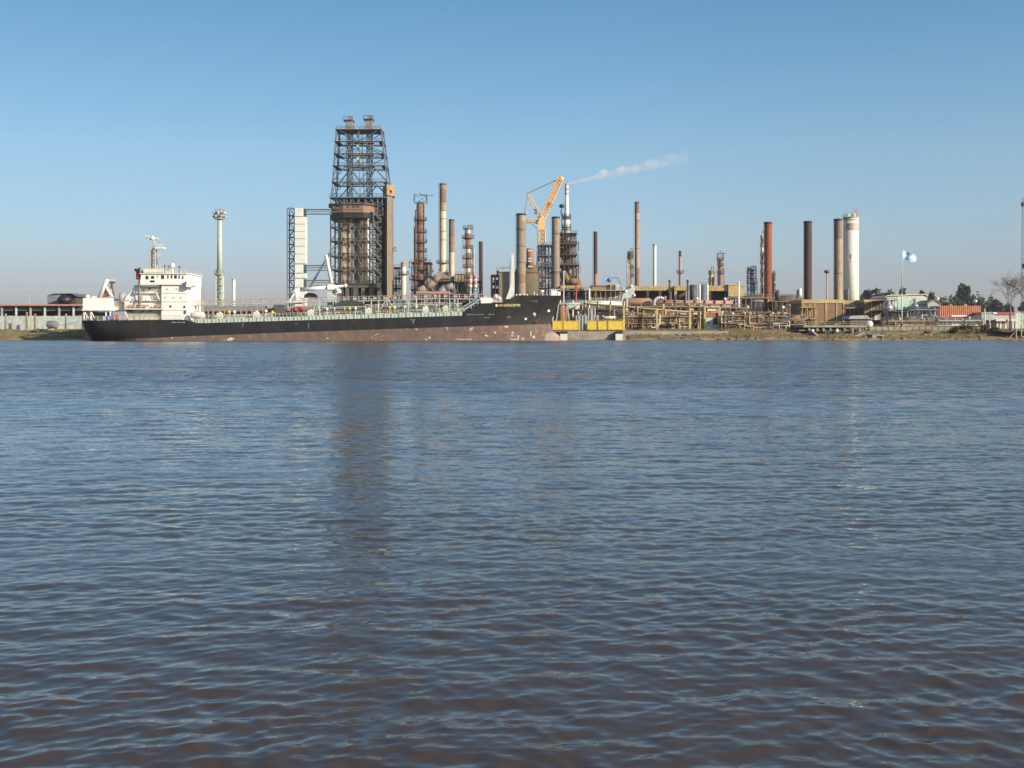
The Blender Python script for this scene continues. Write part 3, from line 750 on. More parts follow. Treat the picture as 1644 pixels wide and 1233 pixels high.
    for q in lev[1:]:
        z = Z(q,Y); b = MB(); w = .9
        b.box(xl(z)-.4,xr(z)+.4,yf(z)-w,yf(z)+.6,z-.45,z-.15); b.box(xl(z)-.4,xr(z)+.4,yb(z)-.6,yb(z)+w,z-.6,z-.15)
        b.box(xl(z)-.3,xl(z)+1.6,yf(z),yb(z),z-.58,z-.17); b.box(xr(z)-1.6,xr(z)+.3,yf(z),yb(z),z-.58,z-.17)
        b.box(X(552,Y),X(597,Y),Y+5,Y+8,z-.45,z-.19)
        b.rail((xl(z),yf(z)-w,z-.15),(xr(z),yf(z)-w,z-.15),1.1,2.2,.07); b.rail((xl(z),yb(z)+w,z-.15),(xr(z),yb(z)+w,z-.15),1.1,2.2,.07)
        if q == 205: b.box(xl(z)-.4,xr(z)+.4,yf(z)+.7,yb(z)-.7,z-.62,z-.13)
        build("derrick_platform", b, [darkbr, dgrey][lev.index(q)%2], t)
    # two drill guides with their headgear
    yc = Y+6.5
    for i, (p0, p1, q) in enumerate(((554.2,561.4,183),(586.5,594,181.5))):
        b = MB(); b.lattice(X(p0,Y),X(p1,Y),yc-1.2,yc+1.2,zt-.5,zt2,12,.26,.12); b.tube((X(p0+3.6,Y),yc,zt),(X(p0+3.6,Y),yc,zt2),.18,6)
        g = build("drill_guide", b, bluegr, t)
        b = MB(); b.box(X(p0-2.6,Y),X(p1+1.6,Y),yc-2.2,yc+2.2,zt2,Z(q+6,Y)-.3); b.box(X(p0+3.2,Y),X(p1+1.2,Y),yc-1.9,yc+1.9,Z(q+5,Y),Z(q,Y)); h = build("sheave_house", b, grey, g)
        b = MB(); b.box(X(p0-5.5,Y),X(p1+3,Y),yc-3,yc+3,Z(q+6,Y)-.3,Z(q+6,Y)); b.rail((X(p0-5.5,Y),yc-3,Z(q+6,Y)),(X(p1+3,Y),yc-3,Z(q+6,Y)),1.3,1.5,.08); build("sheave_platform", b, dgrey, g)
    b = MB(); b.box(X(569.5,Y),X(573,Y),yc-.7,yc+.7,Z(264,Y),Z(206,Y)); b.box(X(569,Y),X(573.5,Y),yc-1,yc+1,Z(203.5,Y),Z(199.5,Y)); build("cable_duct", b, palegr, t)
    # lift shaft on the right
    b = MB(); Ys = Y+1
    b.add([(X(612.5,Ys),Ys+6,G),(X(622,Ys),Ys-1,G),(X(628.8,Ys),Ys+2,G),(X(628.8,Ys),Ys+7,G),(X(612.5,Ys),Ys+10,G)]+[(X(612.5,Ys),Ys+6,Z(314,Ys)),(X(622,Ys),Ys-1,Z(314,Ys)),(X(628.8,Ys),Ys+2,Z(314,Ys)),(X(628.8,Ys),Ys+7,Z(314,Ys)),(X(612.5,Ys),Ys+10,Z(314,Ys))],
        [(0,1,6,5),(1,2,7,6),(2,3,8,7),(3,4,9,8),(4,0,5,9),(5,6,7,8,9)]); build("lift_shaft", b, M("shaft_cladding",(.28,.225,.155),(.22,.165,.11),.15,.8,streak=.15), t)
    b = MB(); P = [(611.8,6),(622,-2.2),(632,2.2),(632,8),(612,11)]
    b.add([(X(p,Ys),Ys+d,Z(314,Ys)) for p,d in P]+[(X(p,Ys),Ys+d,Z(296.8,Ys)) for p,d in P],[(4,3,2,1,0),(5,6,7,8,9)]+[(i,(i+1)%5,5+(i+1)%5,5+i) for i in range(5)]); mh = build("lift_machine_house", b, tanst, t)
    b = MB(); xx, yy = X(627.0,Ys), Ys+.05; b.box(xx-.55,xx+.55,yy-.5,yy+.6,Z(309,Ys),Z(305.5,Ys)); build("window", b, glass, mh)
    b = MB(); z = Z(401,Ys); b.box(X(631,Ys),X(635.5,Ys),Ys+2,Ys+5,z-.2,z+.1); b.rail((X(631,Ys),Ys+2,z),(X(635.5,Ys),Ys+2,z),1.2,1,.08); b.box(X(631,Ys),X(634,Ys),Ys+3,Ys+5,Z(398,Ys),Z(396,Ys)); build("side_landing", b, grey, t)
    b = MB()
    b.tube(PT(497,462,Y-2),PT(531,404,Y),.42,6); b.tube(PT(531,404,Y),PT(542,388,Y+2),.34,6); build("inclined_strut", b, bluegr, t)
coker()

# ---- small things between the coker and the first column
def pipe_unit(p0, p1, top, Y, label, mats, seed, name="process_unit", d=12, nx=3, fl=4, dens=1.0, skew=0, cat="process unit", group=None):
    """steel frame full of vessels, exchangers, pipes, valves"""
    rs = random.Random(seed); t = thing(name, label, cat, (p0+p1)/2, Y, G, group); x0, x1 = X(p0,Y), X(p1,Y)
    lv = [top + (530-top)*k/fl for k in range(fl)]
    b = MB(); frame_structure(b, p0, p1, top, Y, d, nx, lv, .16, .1, seed, brace=.45); build("frame", b, mats[0], t)
    b = MB(); floors(b, p0, p1, Y, d, lv); build("floor_decks", b, mats[0], t)
    w = x1-x0
    for k in range(int((2+w/5)*dens)):
        b = MB(); xx = rs.uniform(x0+.5,x1-.5); yy = Y+rs.uniform(1,d*.6); f = rs.randrange(fl); zb = Z(lv[f],Y) if rs.random() < .6 and f else G
        zt = min(zb + rs.uniform(2.2,6), Z(top,Y)+1.2); r = rs.uniform(.5,1.3)
        if rs.random() < .6: b.lathe(xx, yy, [(r,zb),(r,zt-r*.4),(r*.6,zt-.1),(.1,zt)], 16); nm = "vessel"
        else:
            L = rs.uniform(2,4.5); b.tube((xx-L/2,yy,zb+r+.4),(xx+L/2,yy,zb+r+.4),r,14); b.box(xx-L*.3,xx-L*.3+.3,yy-r*.6,yy+r*.6,zb,zb+r); b.box(xx+L*.3,xx+L*.3+.3,yy-r*.6,yy+r*.6,zb,zb+r); nm = "heat_exchanger"
        build(nm, b, rs.choice(mats[1:]), t)
    for m in mats[1:]:
        b = MB()
        for k in range(int((4+w/2.5)*dens)):
            yy = Y+rs.uniform(-.6,d*.5); xa = rs.uniform(x0,x1); z = rs.uniform(G+.5,Z(top,Y)); r = rs.uniform(.07,.26)
            xb = min(x1+1, max(x0-1, xa+rs.uniform(-w*.6,w*.6))); zc = min(Z(top,Y)+.6, max(G, z+rs.uniform(-5,5)))
            b.path([(xa,yy,z),(xb,yy,z),(xb,yy,zc)], r, 6)
            if rs.random() < .3: b.lathe(xb, yy, [(.3,zc-.2),(.45,zc-.1),(.45,zc+.25),(.1,zc+.5)], 8)
        build("pipework", b, m, t)
    return t
pipe_unit(632,642,429,470,"rusty red and grey framed unit squeezed right of the lift shaft",[darkbr,palered,grey],11,fl=6,nx=2)
stack(644,652,421,440,"short white stack with a red top right of the lift shaft",[(421,palered),(429,cream)],plats=(441,),rim=palered)
column(664,686,323.5,455,"tall brown process column with a square top frame, left of the tallest tan stack",brownst,[354,373.5,390,404,419,434,450],pipes=4,frame=True,wide=1.75,seed=4,bandm=rust,pm=darkbr)
pipe_unit(661,690,421,462,"brown framed unit at the foot of the tall brown column",[darkbr,brownst,silver,mustard],12,fl=5,nx=3)
# fired heater with two stacks
def heater(p0, p1, q0, q1, Y, label, m, d=12, cat="furnace", hood=None, name="fired_heater", bot=None):
    t = thing(name, label, cat, (p0+p1)/2, Y)
    b = MB(); b.box(X(p0,Y),X(p1,Y),Y,Y+d,Z(q1,Y),Z(q0,Y)); build("casing", b, m, t)
    b = MB(); n = max(3,int((p1-p0)/5))
    for k in range(n+1): xx = X(p0+(p1-p0)*k/n,Y); b.box(xx-.12,xx+.12,Y-.15,Y-.02,Z(q1,Y)+.1,Z(q0,Y)+.1)
    for k in range(3): zz = Z(q1+(q0-q1)*k/2.0,Y); b.box(X(p0,Y)-.2,X(p1,Y)+.2,Y-.22,Y-.16,zz-.12,zz+.12)
    build("buckstays", b, darkbr, t)
    b = MB()
    for k in range(4): xx = X(p0+(p1-p0)*(k+.5)/4,Y); b.box(xx-.3,xx+.3,Y+1,Y+d-1,G,Z(q1,Y)-.02)
    build("support_legs", b, dgrey, t)
    if hood:
        h0, h1, hq = hood; b = MB(); zt, zb = Z(hq,Y), Z(q0,Y)+.02; a = [(X(p0,Y),Y,zb),(X(p1,Y),Y,zb),(X(p1,Y),Y+d,zb),(X(p0,Y),Y+d,zb),(X(h0,Y),Y+d*.35,zt),(X(h1,Y),Y+d*.35,zt),(X(h1,Y),Y+d*.65,zt),(X(h0,Y),Y+d*.65,zt)]
        b.add(a,[(3,2,1,0),(4,5,6,7),(0,1,5,4),(1,2,6,5),(2,3,7,6),(3,0,4,7)]); build("hood", b, m, t)
    b = MB(); b.rail((X(p0,Y),Y-.3,Z(q0,Y)),(X(p1,Y),Y-.3,Z(q0,Y)),1.2,1.5,.07); build("handrail", b, mustard, t)
    return t
stack(705.6,716.2,295,450,"tallest tan stack behind the ship, rust brown at its top and cream below",[(295,tanst),(304,brownst),(325,tanst),(339,crstack),(372,crstack)],rings=(325,339,352,372,386),plats=(423,))
heater(696,722,448,470,446,"sloping grey furnace under the tallest tan stack",greyst,12,hood=(705,717,430))
stack(720.8,729.6,352.5,458,"rusty orange stack with a cream lower half right of the tallest tan stack",[(352.5,brownst),(377,orangst),(405,crstack)],rings=(378,391,405))
heater(731,746,440,464,452,"tan panelled furnace box right of the rusty orange stack",tanst,12)
column(742.5,760,366,458,"process column with a dark railed top between the furnace box and the thin dark stack",brownst,[368,383,399,415,430,446],pipes=4,frame=False,wide=1.7,seed=8,bandm=silver)
stack(769,775.2,388,480,"thin dark maroon stack with a reddish foot behind the ship's vent posts",[(388,darkred),(442,palered)],rings=(442,))
pipe_unit(688,770,452,440,"wide low unit of ducts and pipes below the two tan stacks",[darkbr,greyst,palered,silver,mustard],14,fl=3,nx=7,dens=.9)
def duct(pts, Y, r, label, m, name="flue_duct"):
    t = thing(name, label, "duct", pts[0][0], Y); b = MB(); P = [PT(a,c,Y) for a,c in pts]; b.path(P, r, 12)
    for p in P[1:-1]: b.sphere(*p, r, 8)
    build("duct_tube", b, m, t); b = MB()
    for p in P[::2]: b.box(p[0]-.3,p[0]+.3,p[1]-.3,p[1]+.3,G,p[2]-r*.5)
    build("support_post", b, dgrey, t)
duct([(668,468),(684,463),(697,452),(703,443)],438,1.5,"fat grey flue duct sloping up to the foot of the tallest tan stack",greyst)
duct([(703,472),(714,462),(728,459)],432,1.3,"dark bent flue duct left of the tan furnace box",grey)
b = MB(); Y = 425; b.box(X(668,Y),X(722,Y),Y,Y+10,Z(471,Y),Z(468,Y)); 
for k in range(8): b.box(X(669+k*7.4,Y),X(669.8+k*7.4,Y),Y+.2,Y+.8,G,Z(471,Y)-.01)
single("red_canopy", "low faded red flat roof behind the ship's catwalk, below the grey duct", "roof", b, palered, 695, Y)
def heater2():
    Y = 432; t = thing("boiler_house", "grey boiler house with a black open steel frame, left of the white foremast", "building", 803, Y)
    b = MB(); b.box(X(801,Y),X(818,Y),Y,Y+14,G,Z(437,Y)); build("wall", b, greyst, t)
    b = MB(); b.box(X(800.5,Y),X(818.5,Y),Y-.3,Y+14.3,Z(437,Y)+.01,Z(436,Y)); b.rail((X(797,Y),Y,Z(434,Y)),(X(818,Y),Y,Z(432,Y)),1,2,.07); build("roof", b, grey, t)
    b = MB(); frame_structure(b,789,800.5,442,Y,12,2,[442,455,464],.3,.2,3,brace=.2); build("steel_frame", b, black, t)
    b = MB(); b.box(X(791,Y),X(800,Y),Y+2,Y+10,Z(475,Y),Z(465,Y)); b.box(X(792,Y),X(800,Y),Y+2,Y+8,Z(455,Y),Z(449,Y)); b.box(X(797,Y),X(801,Y),Y,Y+5,Z(441,Y),Z(434,Y)); build("equipment", b, dgreen, t)
heater2()
# ---- big stacks, regenerator silo, crane
stack(829,844,343.5,420,"fat grey brown stack with a black rim left of the yellow crane",[(343.5,tanst),(356,greyst),(396,greyst),(440,brownst),(455,greyst)],rings=(369,396,422),rim=black)
stack(886,898.5,348.5,420,"fat grey brown stack right of the yellow crane",[(348.5,tanst),(356,greyst),(437,brownst),(441,greyst)],rings=(376,437),rim=black)
def silo():
    Y = 436; x = X(845.5,Y); r = 19.3*Y/F; t = thing("round_silo", "dark brown round vessel with sloped shoulders between the two fat grey stacks", "silo", 845.5, Y)
    b = MB(); b.lathe(x,Y,[(r,G),(r,Z(437,Y)),(r*.72,Z(425,Y)),(r*.35,Z(423,Y))],36); build("shell", b, M("silo_brown",(.12,.10,.07),(.17,.14,.09),.12,.9,streak=.3), t)
    b = MB(); b.lathe(x,Y,[(r*1.01,Z(437,Y)-.5),(r*1.04,Z(437,Y)-.5),(r*1.04,Z(437,Y)+.1),(r*.99,Z(437,Y)+.1)],36,False); build("shoulder_ring", b, rust, t)
    x2 = X(850.8,Y); b = MB(); b.lathe(x2,Y-3,[(5.8*Y/F,Z(433,Y)),(5.8*Y/F,Z(400,Y))],20); build("outlet_duct", b, orangst, t)
    b = MB()
    for k in (0,2,3,6): b.box(x2-.8,x2+.9,Y-3.1-5.8*Y/F,Y-2.8-5.8*Y/F,Z(430-k*4.2,Y),Z(428-k*4.2,Y))
    build("duct_patches", b, cream, t)
silo()
def crane():
    Y = 620; t = thing("tower_crane", "tall orange yellow lattice crane between the two fat grey stacks", "crane", 869.5, Y)
    x = X(869.5,Y)
    b = MB(); b.lattice(X(864,Y),X(876,Y),Y-2,Y+2,G,Z(369,Y),22,.38,.2,cross=True,x0t=X(864.5,Y),x1t=X(874.5,Y)); build("mast", b, M("crane_orange",(.72,.44,.24),(.78,.50,.30),.3,.6), t)
    b = MB(); b.pprism([(863.5,369),(874.5,369),(876,353),(869.5,346),(864,356)],Y-2.4,4.8); build("machine_deck", b, cranyel, t)
    def boom(name, p0, p1, w0, w1, m, n, r):
        r *= .8
        b = MB(); a, c = Vector(PT(*p0,Y)), Vector(PT(*p1,Y)); d = (c-a).normalized(); u = Vector((-d.z,0,d.x)); v = Vector((0,1,0))
        P = lambda i, s1, s2: a.lerp(c,i/n)+(u*s1+v*s2)*(w0+(w1-w0)*i/n)
        for i in range(n):
            for s1,s2 in ((-1,-1),(-1,1),(1,1),(1,-1)): b.tube(P(i,s1,s2),P(i+1,s1,s2),r,4)
            for s2 in (-1,1):
                b.tube(P(i,-1,s2),P(i+1,1,s2),r*.7,4); b.tube(P(i,1,s2),P(i+1,-1,s2),r*.7,4)
            for s1 in (-1,1): b.tube(P(i,s1,-1),P(i+1,s1,1),r*.6,4); b.tube(P(i,s1,1),P(i+1,s1,-1),r*.6,4)
        build(name, b, m, t)
    boom("boom",(870.5,350),(899.5,287),1.5,1.6,cranyel,16,.34)
    boom("back_mast",(867,350),(847.5,311),.9,.6,cranyel,10,.26)
    boom("counter_jib",(866,356.5),(847.5,354),.9,.5,cranyel,6,.3)
    b = MB(); b.sphere(*PT(901,287.5,Y),1.5,8); b.tube(PT(896,292,Y),PT(902,285,Y),1.2,8); build("boom_head", b, cranyel, t)
    b = MB(); b.tube(PT(880.5,331.5,Y),PT(883,326,Y),1.9,6); b.pprism([(858,343),(862,343),(863,336),(859,335)],Y-1.5,3); build("splice_sections", b, brownst, t)
    b = MB()
    for d in (-.8,.8): b.tube((X(847.5,Y),Y+d,Z(310,Y)),(X(900,Y),Y+d,Z(286,Y)),.16,4); b.tube((X(847,Y),Y+d,Z(310,Y)),(X(842,Y),Y+d,Z(344,Y)),.2,4)
    b.tube((X(848,Y),Y,Z(355,Y)),(X(864,Y),Y,Z(368,Y)),.14,4); build("pendant_ropes", b, grey, t)
    b = MB(); b.box(X(845,Y),X(849.5,Y),Y-1.5,Y+1.5,Z(358,Y),Z(352.5,Y)); build("counterweight", b, palered, t)
crane()
pipe_unit(866,887,393,455,"dark blue grey framed unit left of the right fat grey stack",[bluegr,dgrey,dgrey,bluegr,lgrey,mustard],21,fl=8,nx=4,dens=2.6)
pipe_unit(899,925,374,470,"dense dark cracking unit frame under the thin white flare stack",[darkbr,grey,brownst,dgrey,darkbr,lgrey],22,fl=9,nx=5,dens=2.6,d=16)
pipe_unit(897,929,425,452,"brown lower annex of the cracking unit with bent pipes",[darkbr,brownst,palered,silver],23,fl=4,nx=4,dens=1.2)
duct([(903,437),(912,452),(927,452),(930,470)],440,1.4,"rusty bent duct curving down at the foot of the cracking unit",brownst)
def flare():
    Y = 475; x = X(909.8,Y); t = thing("flare_stack", "thin white flare stack with red bands at its tip, smoke drifting from it", "flare stack", 909.8, Y)
    r = 3.0*Y/F
    b = MB(); b.lathe(x,Y,[(r*1.6,Z(385,Y)),(r*1.6,Z(354,Y)),(r*1.15,Z(349,Y)),(r,Z(313,Y))],20); build("shaft", b, white, t)
    b = MB()
    for i,(a,c) in enumerate(((313,309.5),(309.5,306),(306,302),(302,298))): b.mat(i%2).lathe(x,Y,[(r,Z(a,Y)),(r,Z(c,Y))],20,False)
    b.mat(0).lathe(x,Y,[(r*.9,Z(298,Y)),(r*.55,Z(295,Y))],20); build("banded_tip", b, [palered,white], t)
    for q in (349,352,366,369.5): b = MB(); b.ring(x,Y,Z(q,Y),r,r*2.4,.4,16,1.2); build("platform", b, dgrey, t)
    b = MB(); b.lathe(x,Y,[(r*2,G),(r*2,Z(385,Y))],18); build("base_column", b, darkbr, t)
    b = MB(); b.tube(PT(902,372,Y),PT(902,346,Y),.2,5); b.path([PT(902,346,Y),PT(899,341,Y),PT(901,337,Y)],.12,4); b.lathe(X(901.8,Y),Y,[(.3,Z(334,Y)),(1.1,Z(333,Y)),(1.1,Z(329,Y)),(.3,Z(327.5,Y))],10); b.tube(PT(902,346,Y),PT(901.8,333,Y),.15,5); build("pilot_davit", b, black, t)
flare()

# ---- right half of the works
stack(953,959.2,372,450,"slim dark maroon stack standing alone over the brown box building",[(372,darkred),(440,orangst)],rings=(405,))
stack(1019.2,1026.4,324.5,470,"tall slender tan stack with a brown top, right of the crane",[(324.5,brownst),(342,palered),(354,tanst),(430,brownst)],rings=(342,354,400))
column(1006.5,1017,404,455,"brown process column hugging the left side of the tall slender tan stack",brownst,[409,415,431,445],pipes=3,wide=1.5,seed=31,pm=darkbr)
stack(1048,1053.8,392,470,"plain slim white stack with no platform, right of the tall slender tan stack",[(392,white)],ladder=False,rim=lgrey)
stack(1090,1094,403,470,"very thin reddish stack with one platform halfway up",[(403,darkred),(412,palered),(440,tanst)],plats=(439,))
column(1137.5,1146.5,433,480,"short mustard brown column left of the far slim brown column",mustard,[440,452],pipes=2,wide=1.2,seed=33)
column(1151.5,1161.5,416,480,"slim brown column with spiky top pipes above the mustard building",brownst,[419,427,440],pipes=4,wide=1.7,seed=34,frame=True,pm=darkbr)
column(1199.5,1214.5,432,440,"column with a bright silver shell and ragged platforms left of the red stack",silver,[434,440,448,456,466],pipes=4,wide=2.3,seed=35,pm=brownst)
column(1220.8,1227,376,440,"thin banded column touching the left side of the red stack",cream,[384,396,410,424,438,452,464],pipes=2,wide=1.6,seed=36,pm=brownst,bandm=rust)
stack(1227,1239.2,357,425,"bright rust red stack, the reddest of all the stacks",[(357,redrust)],rim=darkred,rings=(470,))
column(1237.5,1244.5,440,440,"thin dark column touching the right side of the red stack",brownst,[443,451,460,470],pipes=2,wide=1.8,seed=37,pm=dgrey)
stack(1290.8,1303.2,355.5,425,"plain dark brown stack standing alone left of the white silo",[(355.5,darkred)],rim=black)
stack(1339.2,1352,352,420,"brown stack turning tan downward, touching the white silo",[(352,brownst),(384,tanst)],rim=black,rings=(440,))
def small_mast():
    Y = 470; t = thing("lamp_tower", "small pink post with a dark round head, just left of the brown and tan stack", "lamp tower", 1327.5, Y)
    x = X(1327.5,Y); b = MB(); b.tube((x,Y,G),(x,Y,Z(438,Y)),.42,8,.3); build("pole", b, palered, t)
    b = MB(); b.lathe(x,Y,[(.6,Z(439,Y)),(1.1,Z(437.5,Y)),(1.15,Z(434.5,Y)),(.5,Z(433.5,Y))],14); build("head", b, dgrey, t)
small_mast()
def white_silo():
    Y = 425; x = X(1366.7,Y); r = 11.6*Y/F; t = thing("white_silo", "tall cream white cylindrical silo with a red lettered band near its top", "silo", 1366.7, Y)
    zt = Z(350,Y)
    b = MB(); b.lathe(x,Y,[(r,G),(r,zt)],48); build("shell", b, M('silo_white',(.86,.84,.74),(.78,.75,.62),.15,.5,streak=.2,dirt=.08), t)
    b = MB(); b.lathe(x,Y,[(r+.05,Z(370,Y)),(r+.05,Z(359.5,Y))],48,False); bd = build("lettered_band", b, M("band_red",(.60,.34,.26),(.66,.44,.36),.5,.6), t)
    b = MB()    # pale letter strokes on the band, too blurred to read
    zc0, zc1 = Z(367.5,Y), Z(362,Y); h = zc1-zc0; rr = r+.12
    def seg(a0,a1,z0,z1):
        n=3; vs=[]
        for i in range(n+1):
            a = R(a0+(a1-a0)*i/n); vs += [(x+rr*math.cos(a),Y+rr*math.sin(a),z0),(x+rr*math.cos(a),Y+rr*math.sin(a),z1)]
        b.add(vs,[(2*i,2*i+2,2*i+3,2*i+1) for i in range(n)])
    for k in range(4):
        a = -122+k*18
        if k == 0: seg(a,a+3,zc0,zc1); [seg(a+3,a+12,zc0+h*f,zc0+h*(f+.18)) for f in (0,.41,.82)]
        elif k < 3: seg(a,a+3,zc0+h*.41,zc1); seg(a+9,a+12,zc0,zc0+h*.59); [seg(a+(3 if f else 0),a+(9 if f==0 else 12),zc0+h*f,zc0+h*(f+.18)) for f in (0,.41,.82)]
        else: seg(a,a+3,zc0,zc1); seg(a+9,a+12,zc0,zc1); seg(a+3,a+9,zc0,zc0+h*.18); seg(a+3,a+9,zc0+h*.82,zc1)
    build("letters", b, whcloth, bd)
    b = MB(); b.lathe(x,Y,[(r+.01,Z(354.5,Y)),(r+.12,Z(354.5,Y)),(r+.12,Z(353,Y)),(r+.01,Z(353,Y))],48,False); build("yellow_stripe", b, mustard, t)
    b = MB(); b.ring(x,Y,zt,.2,r+.4,.2,28,1.5); b.box(x-1.8,x-.4,Y-1,Y+.5,zt+.2,zt+1.7); b.lathe(x+.8,Y,[(1,zt+.2),(1,zt+1.5),(.3,zt+1.9)],12); build("roof_deck", b, mint, t)
    b = MB(); b.tube((x+r*.78,Y,zt),(x+r*.78,Y,Z(336,Y)),.12,5); b.box(x+r*.78-.45,x+r*.78+.45,Y-.3,Y+.3,Z(343,Y),Z(336.5,Y)); build("beacon", b, M("pink_beacon",(.75,.22,.25),None,1,.6), t)
    b = MB(); a = R(248); b.add([(x+(r+.04)*math.cos(a+da),Y+(r+.04)*math.sin(a+da),z) for da,z in ((-.07,Z(416,Y)),(.07,Z(416,Y)),(.07,Z(408,Y)),(-.07,Z(408,Y)))],[(0,1,2,3)]); b.add([(x+(r+.04)*math.cos(a+da),Y+(r+.04)*math.sin(a+da),z) for da,z in ((-.07,Z(422,Y)),(.0,Z(422,Y)),(.0,Z(418,Y)),(-.07,Z(418,Y)))],[(0,1,2,3)]); build("small_plate", b, grey, t)
    b = MB()
    for a in (R(197),R(207)): b.tube((x+(r+.5)*math.cos(a),Y+(r+.5)*math.sin(a),G),(x+(r+.5)*math.cos(a),Y+(r+.5)*math.sin(a),zt+1),.16,6)
    z = G
    while z < zt: b.tube((x+(r+.5)*math.cos(R(197)),Y+(r+.5)*math.sin(R(197)),z),(x+(r+.5)*math.cos(R(207)),Y+(r+.5)*math.sin(R(207)),z),.06,4); z += .9
    build("ladder", b, grey, t)
    b = MB(); b.box(X(1357.5,Y),X(1359,Y),Y-r-.2,Y-r+1.8,Z(482,Y),Z(464,Y)); build("cable_box", b, grey, t)
white_silo()
def lattice_mast():
    Y = 350; x = X(1645.5,Y); t = thing("radio_mast", "thin dark lattice mast cut by the right edge of the photo", "mast", 1643, Y)
    b = MB(); b.lattice(x-.8,x+.8,Y-1,Y+1,G,Z(318,Y),30,.07,.035,x0t=x-.4,x1t=x+.4); build("lattice", b, bluegr, t)
    b = MB(); b.box(x-1,x+.6,Y-.6,Y+.6,Z(331,Y),Z(325,Y)); b.lathe(x,Y-1,[(.1,Z(422,Y)),(1.2,Z(424,Y)),(1.3,Z(430,Y)),(.3,Z(432,Y))],14); build("aerial_drums", b, dgrey, t)
    b = MB(); b.tube((x,Y,Z(318,Y)),(x,Y,Z(306,Y)),.08,5); build("top_rod", b, palered, t)
lattice_mast()

# ---- smoke
def smoke():
    Y = 475; p0, p1 = Vector(PT(911,295,Y)), Vector(PT(1105,252,Y)); L = (p1-p0).length
    b = MB(); Rm = 5.5; b.box(0,L,-Rm,Rm,-Rm,Rm)
    me = bpy.data.meshes.new("smoke_plume"); me.from_pydata(b.v,[],b.f); o = bpy.data.objects.new("smoke_plume",me); C.objects.link(o)
    o.location = p0; o.rotation_euler = (0,-math.atan2(p1.z-p0.z,p1.x-p0.x),0)
    tag(o,"thin white smoke drifting right and up from the flare stack tip","smoke",kind="stuff")
    m = bpy.data.materials.new("smoke"); m.use_nodes = True; n, l = m.node_tree.nodes, m.node_tree.links
    n.remove(n["Principled BSDF"]); out = n["Material Output"]
    v = n.new("ShaderNodeVolumePrincipled"); v.inputs["Color"].default_value = (.995,.985,.98,1); v.inputs["Anisotropy"].default_value = -.35
    tc = n.new("ShaderNodeTexCoord"); sp = n.new("ShaderNodeSeparateXYZ"); l.new(tc.outputs["Object"], sp.inputs[0])
    def ma(op, a, c=None, cl=False):
        q = n.new("ShaderNodeMath"); q.operation = op; q.use_clamp = cl
        for i, w in enumerate((a,c)):
            if w is None: continue
            if hasattr(w,"links"): l.new(w,q.inputs[i])
            else: q.inputs[i].default_value = w
        return q.outputs[0]
    u = ma('DIVIDE', sp.outputs[0], L)
    t = n.new("ShaderNodeTexNoise"); t.inputs["Scale"].default_value = .30; t.inputs["Detail"].default_value = 5; t.inputs["Roughness"].default_value = .6; l.new(tc.outputs["Object"], t.inputs[0])
    t2 = n.new("ShaderNodeTexNoise"); t2.inputs["Scale"].default_value = .9; t2.inputs["Detail"].default_value = 3; l.new(tc.outputs["Object"], t2.inputs[0])
    nzv = ma('ADD', ma('MULTIPLY', ma('SUBTRACT', t.outputs[0], .5), 2.0), ma('MULTIPLY', ma('SUBTRACT', t2.outputs[0], .5), .8))
    # each puff is a soft ellipsoid: centre along the drift, height, half length, half width, strength
    PUFFS = [(1.5,-.1,3,.5,1.0),(4,-.1,5,.75,.9),(9,-.2,5.0,1.0,.6),(13.2,.2,3.6,1.5,.6),(15.8,1.0,2.6,2.0,.40),(20,-.6,4.2,1.4,.16),(23.8,.2,3.0,2.4,.30),(29.0,.1,4.4,2.2,.32),(33,-.4,4.4,1.8,.16),(37.4,.2,4.2,2.8,.20),(42,-.4,5.0,2.2,.10),(45.5,1.0,4.2,2.6,.08),(50,-.4,5.0,2.0,.03)]
    base = ma('SUBTRACT', 1.0, ma('DIVIDE', ma('SQRT', ma('ADD', ma('MULTIPLY', sp.outputs[2], sp.outputs[2]), ma('MULTIPLY', sp.outputs[1], sp.outputs[1]))), ma('ADD', .55, ma('MULTIPLY', sp.outputs[0], .075))), True)
    tot = ma('MULTIPLY', ma('MULTIPLY', base, ma('ADD', 1.0, nzv, True)), ma('MAXIMUM', .03, ma('SUBTRACT', .7, ma('MULTIPLY', sp.outputs[0], .028))))
    for (cx, cz, hl, hw, st) in PUFFS:
        dx = ma('DIVIDE', ma('SUBTRACT', sp.outputs[0], cx), hl); dz = ma('DIVIDE', ma('SUBTRACT', sp.outputs[2], cz), hw); dy = ma('DIVIDE', sp.outputs[1], hw)
        r2 = ma('ADD', ma('ADD', ma('MULTIPLY', dx, dx), ma('MULTIPLY', dz, dz)), ma('MULTIPLY', dy, dy))
        dd = ma('MULTIPLY', ma('SUBTRACT', 1.0, ma('ADD', r2, ma('MULTIPLY', nzv, 1.5)), True), st*.85)
        tot = dd if tot is None else ma('MAXIMUM', tot, dd)
    den = tot
    l.new(den, v.inputs["Density"]); l.new(v.outputs[0], out.inputs["Volume"]); me.materials.append(m)
smoke()

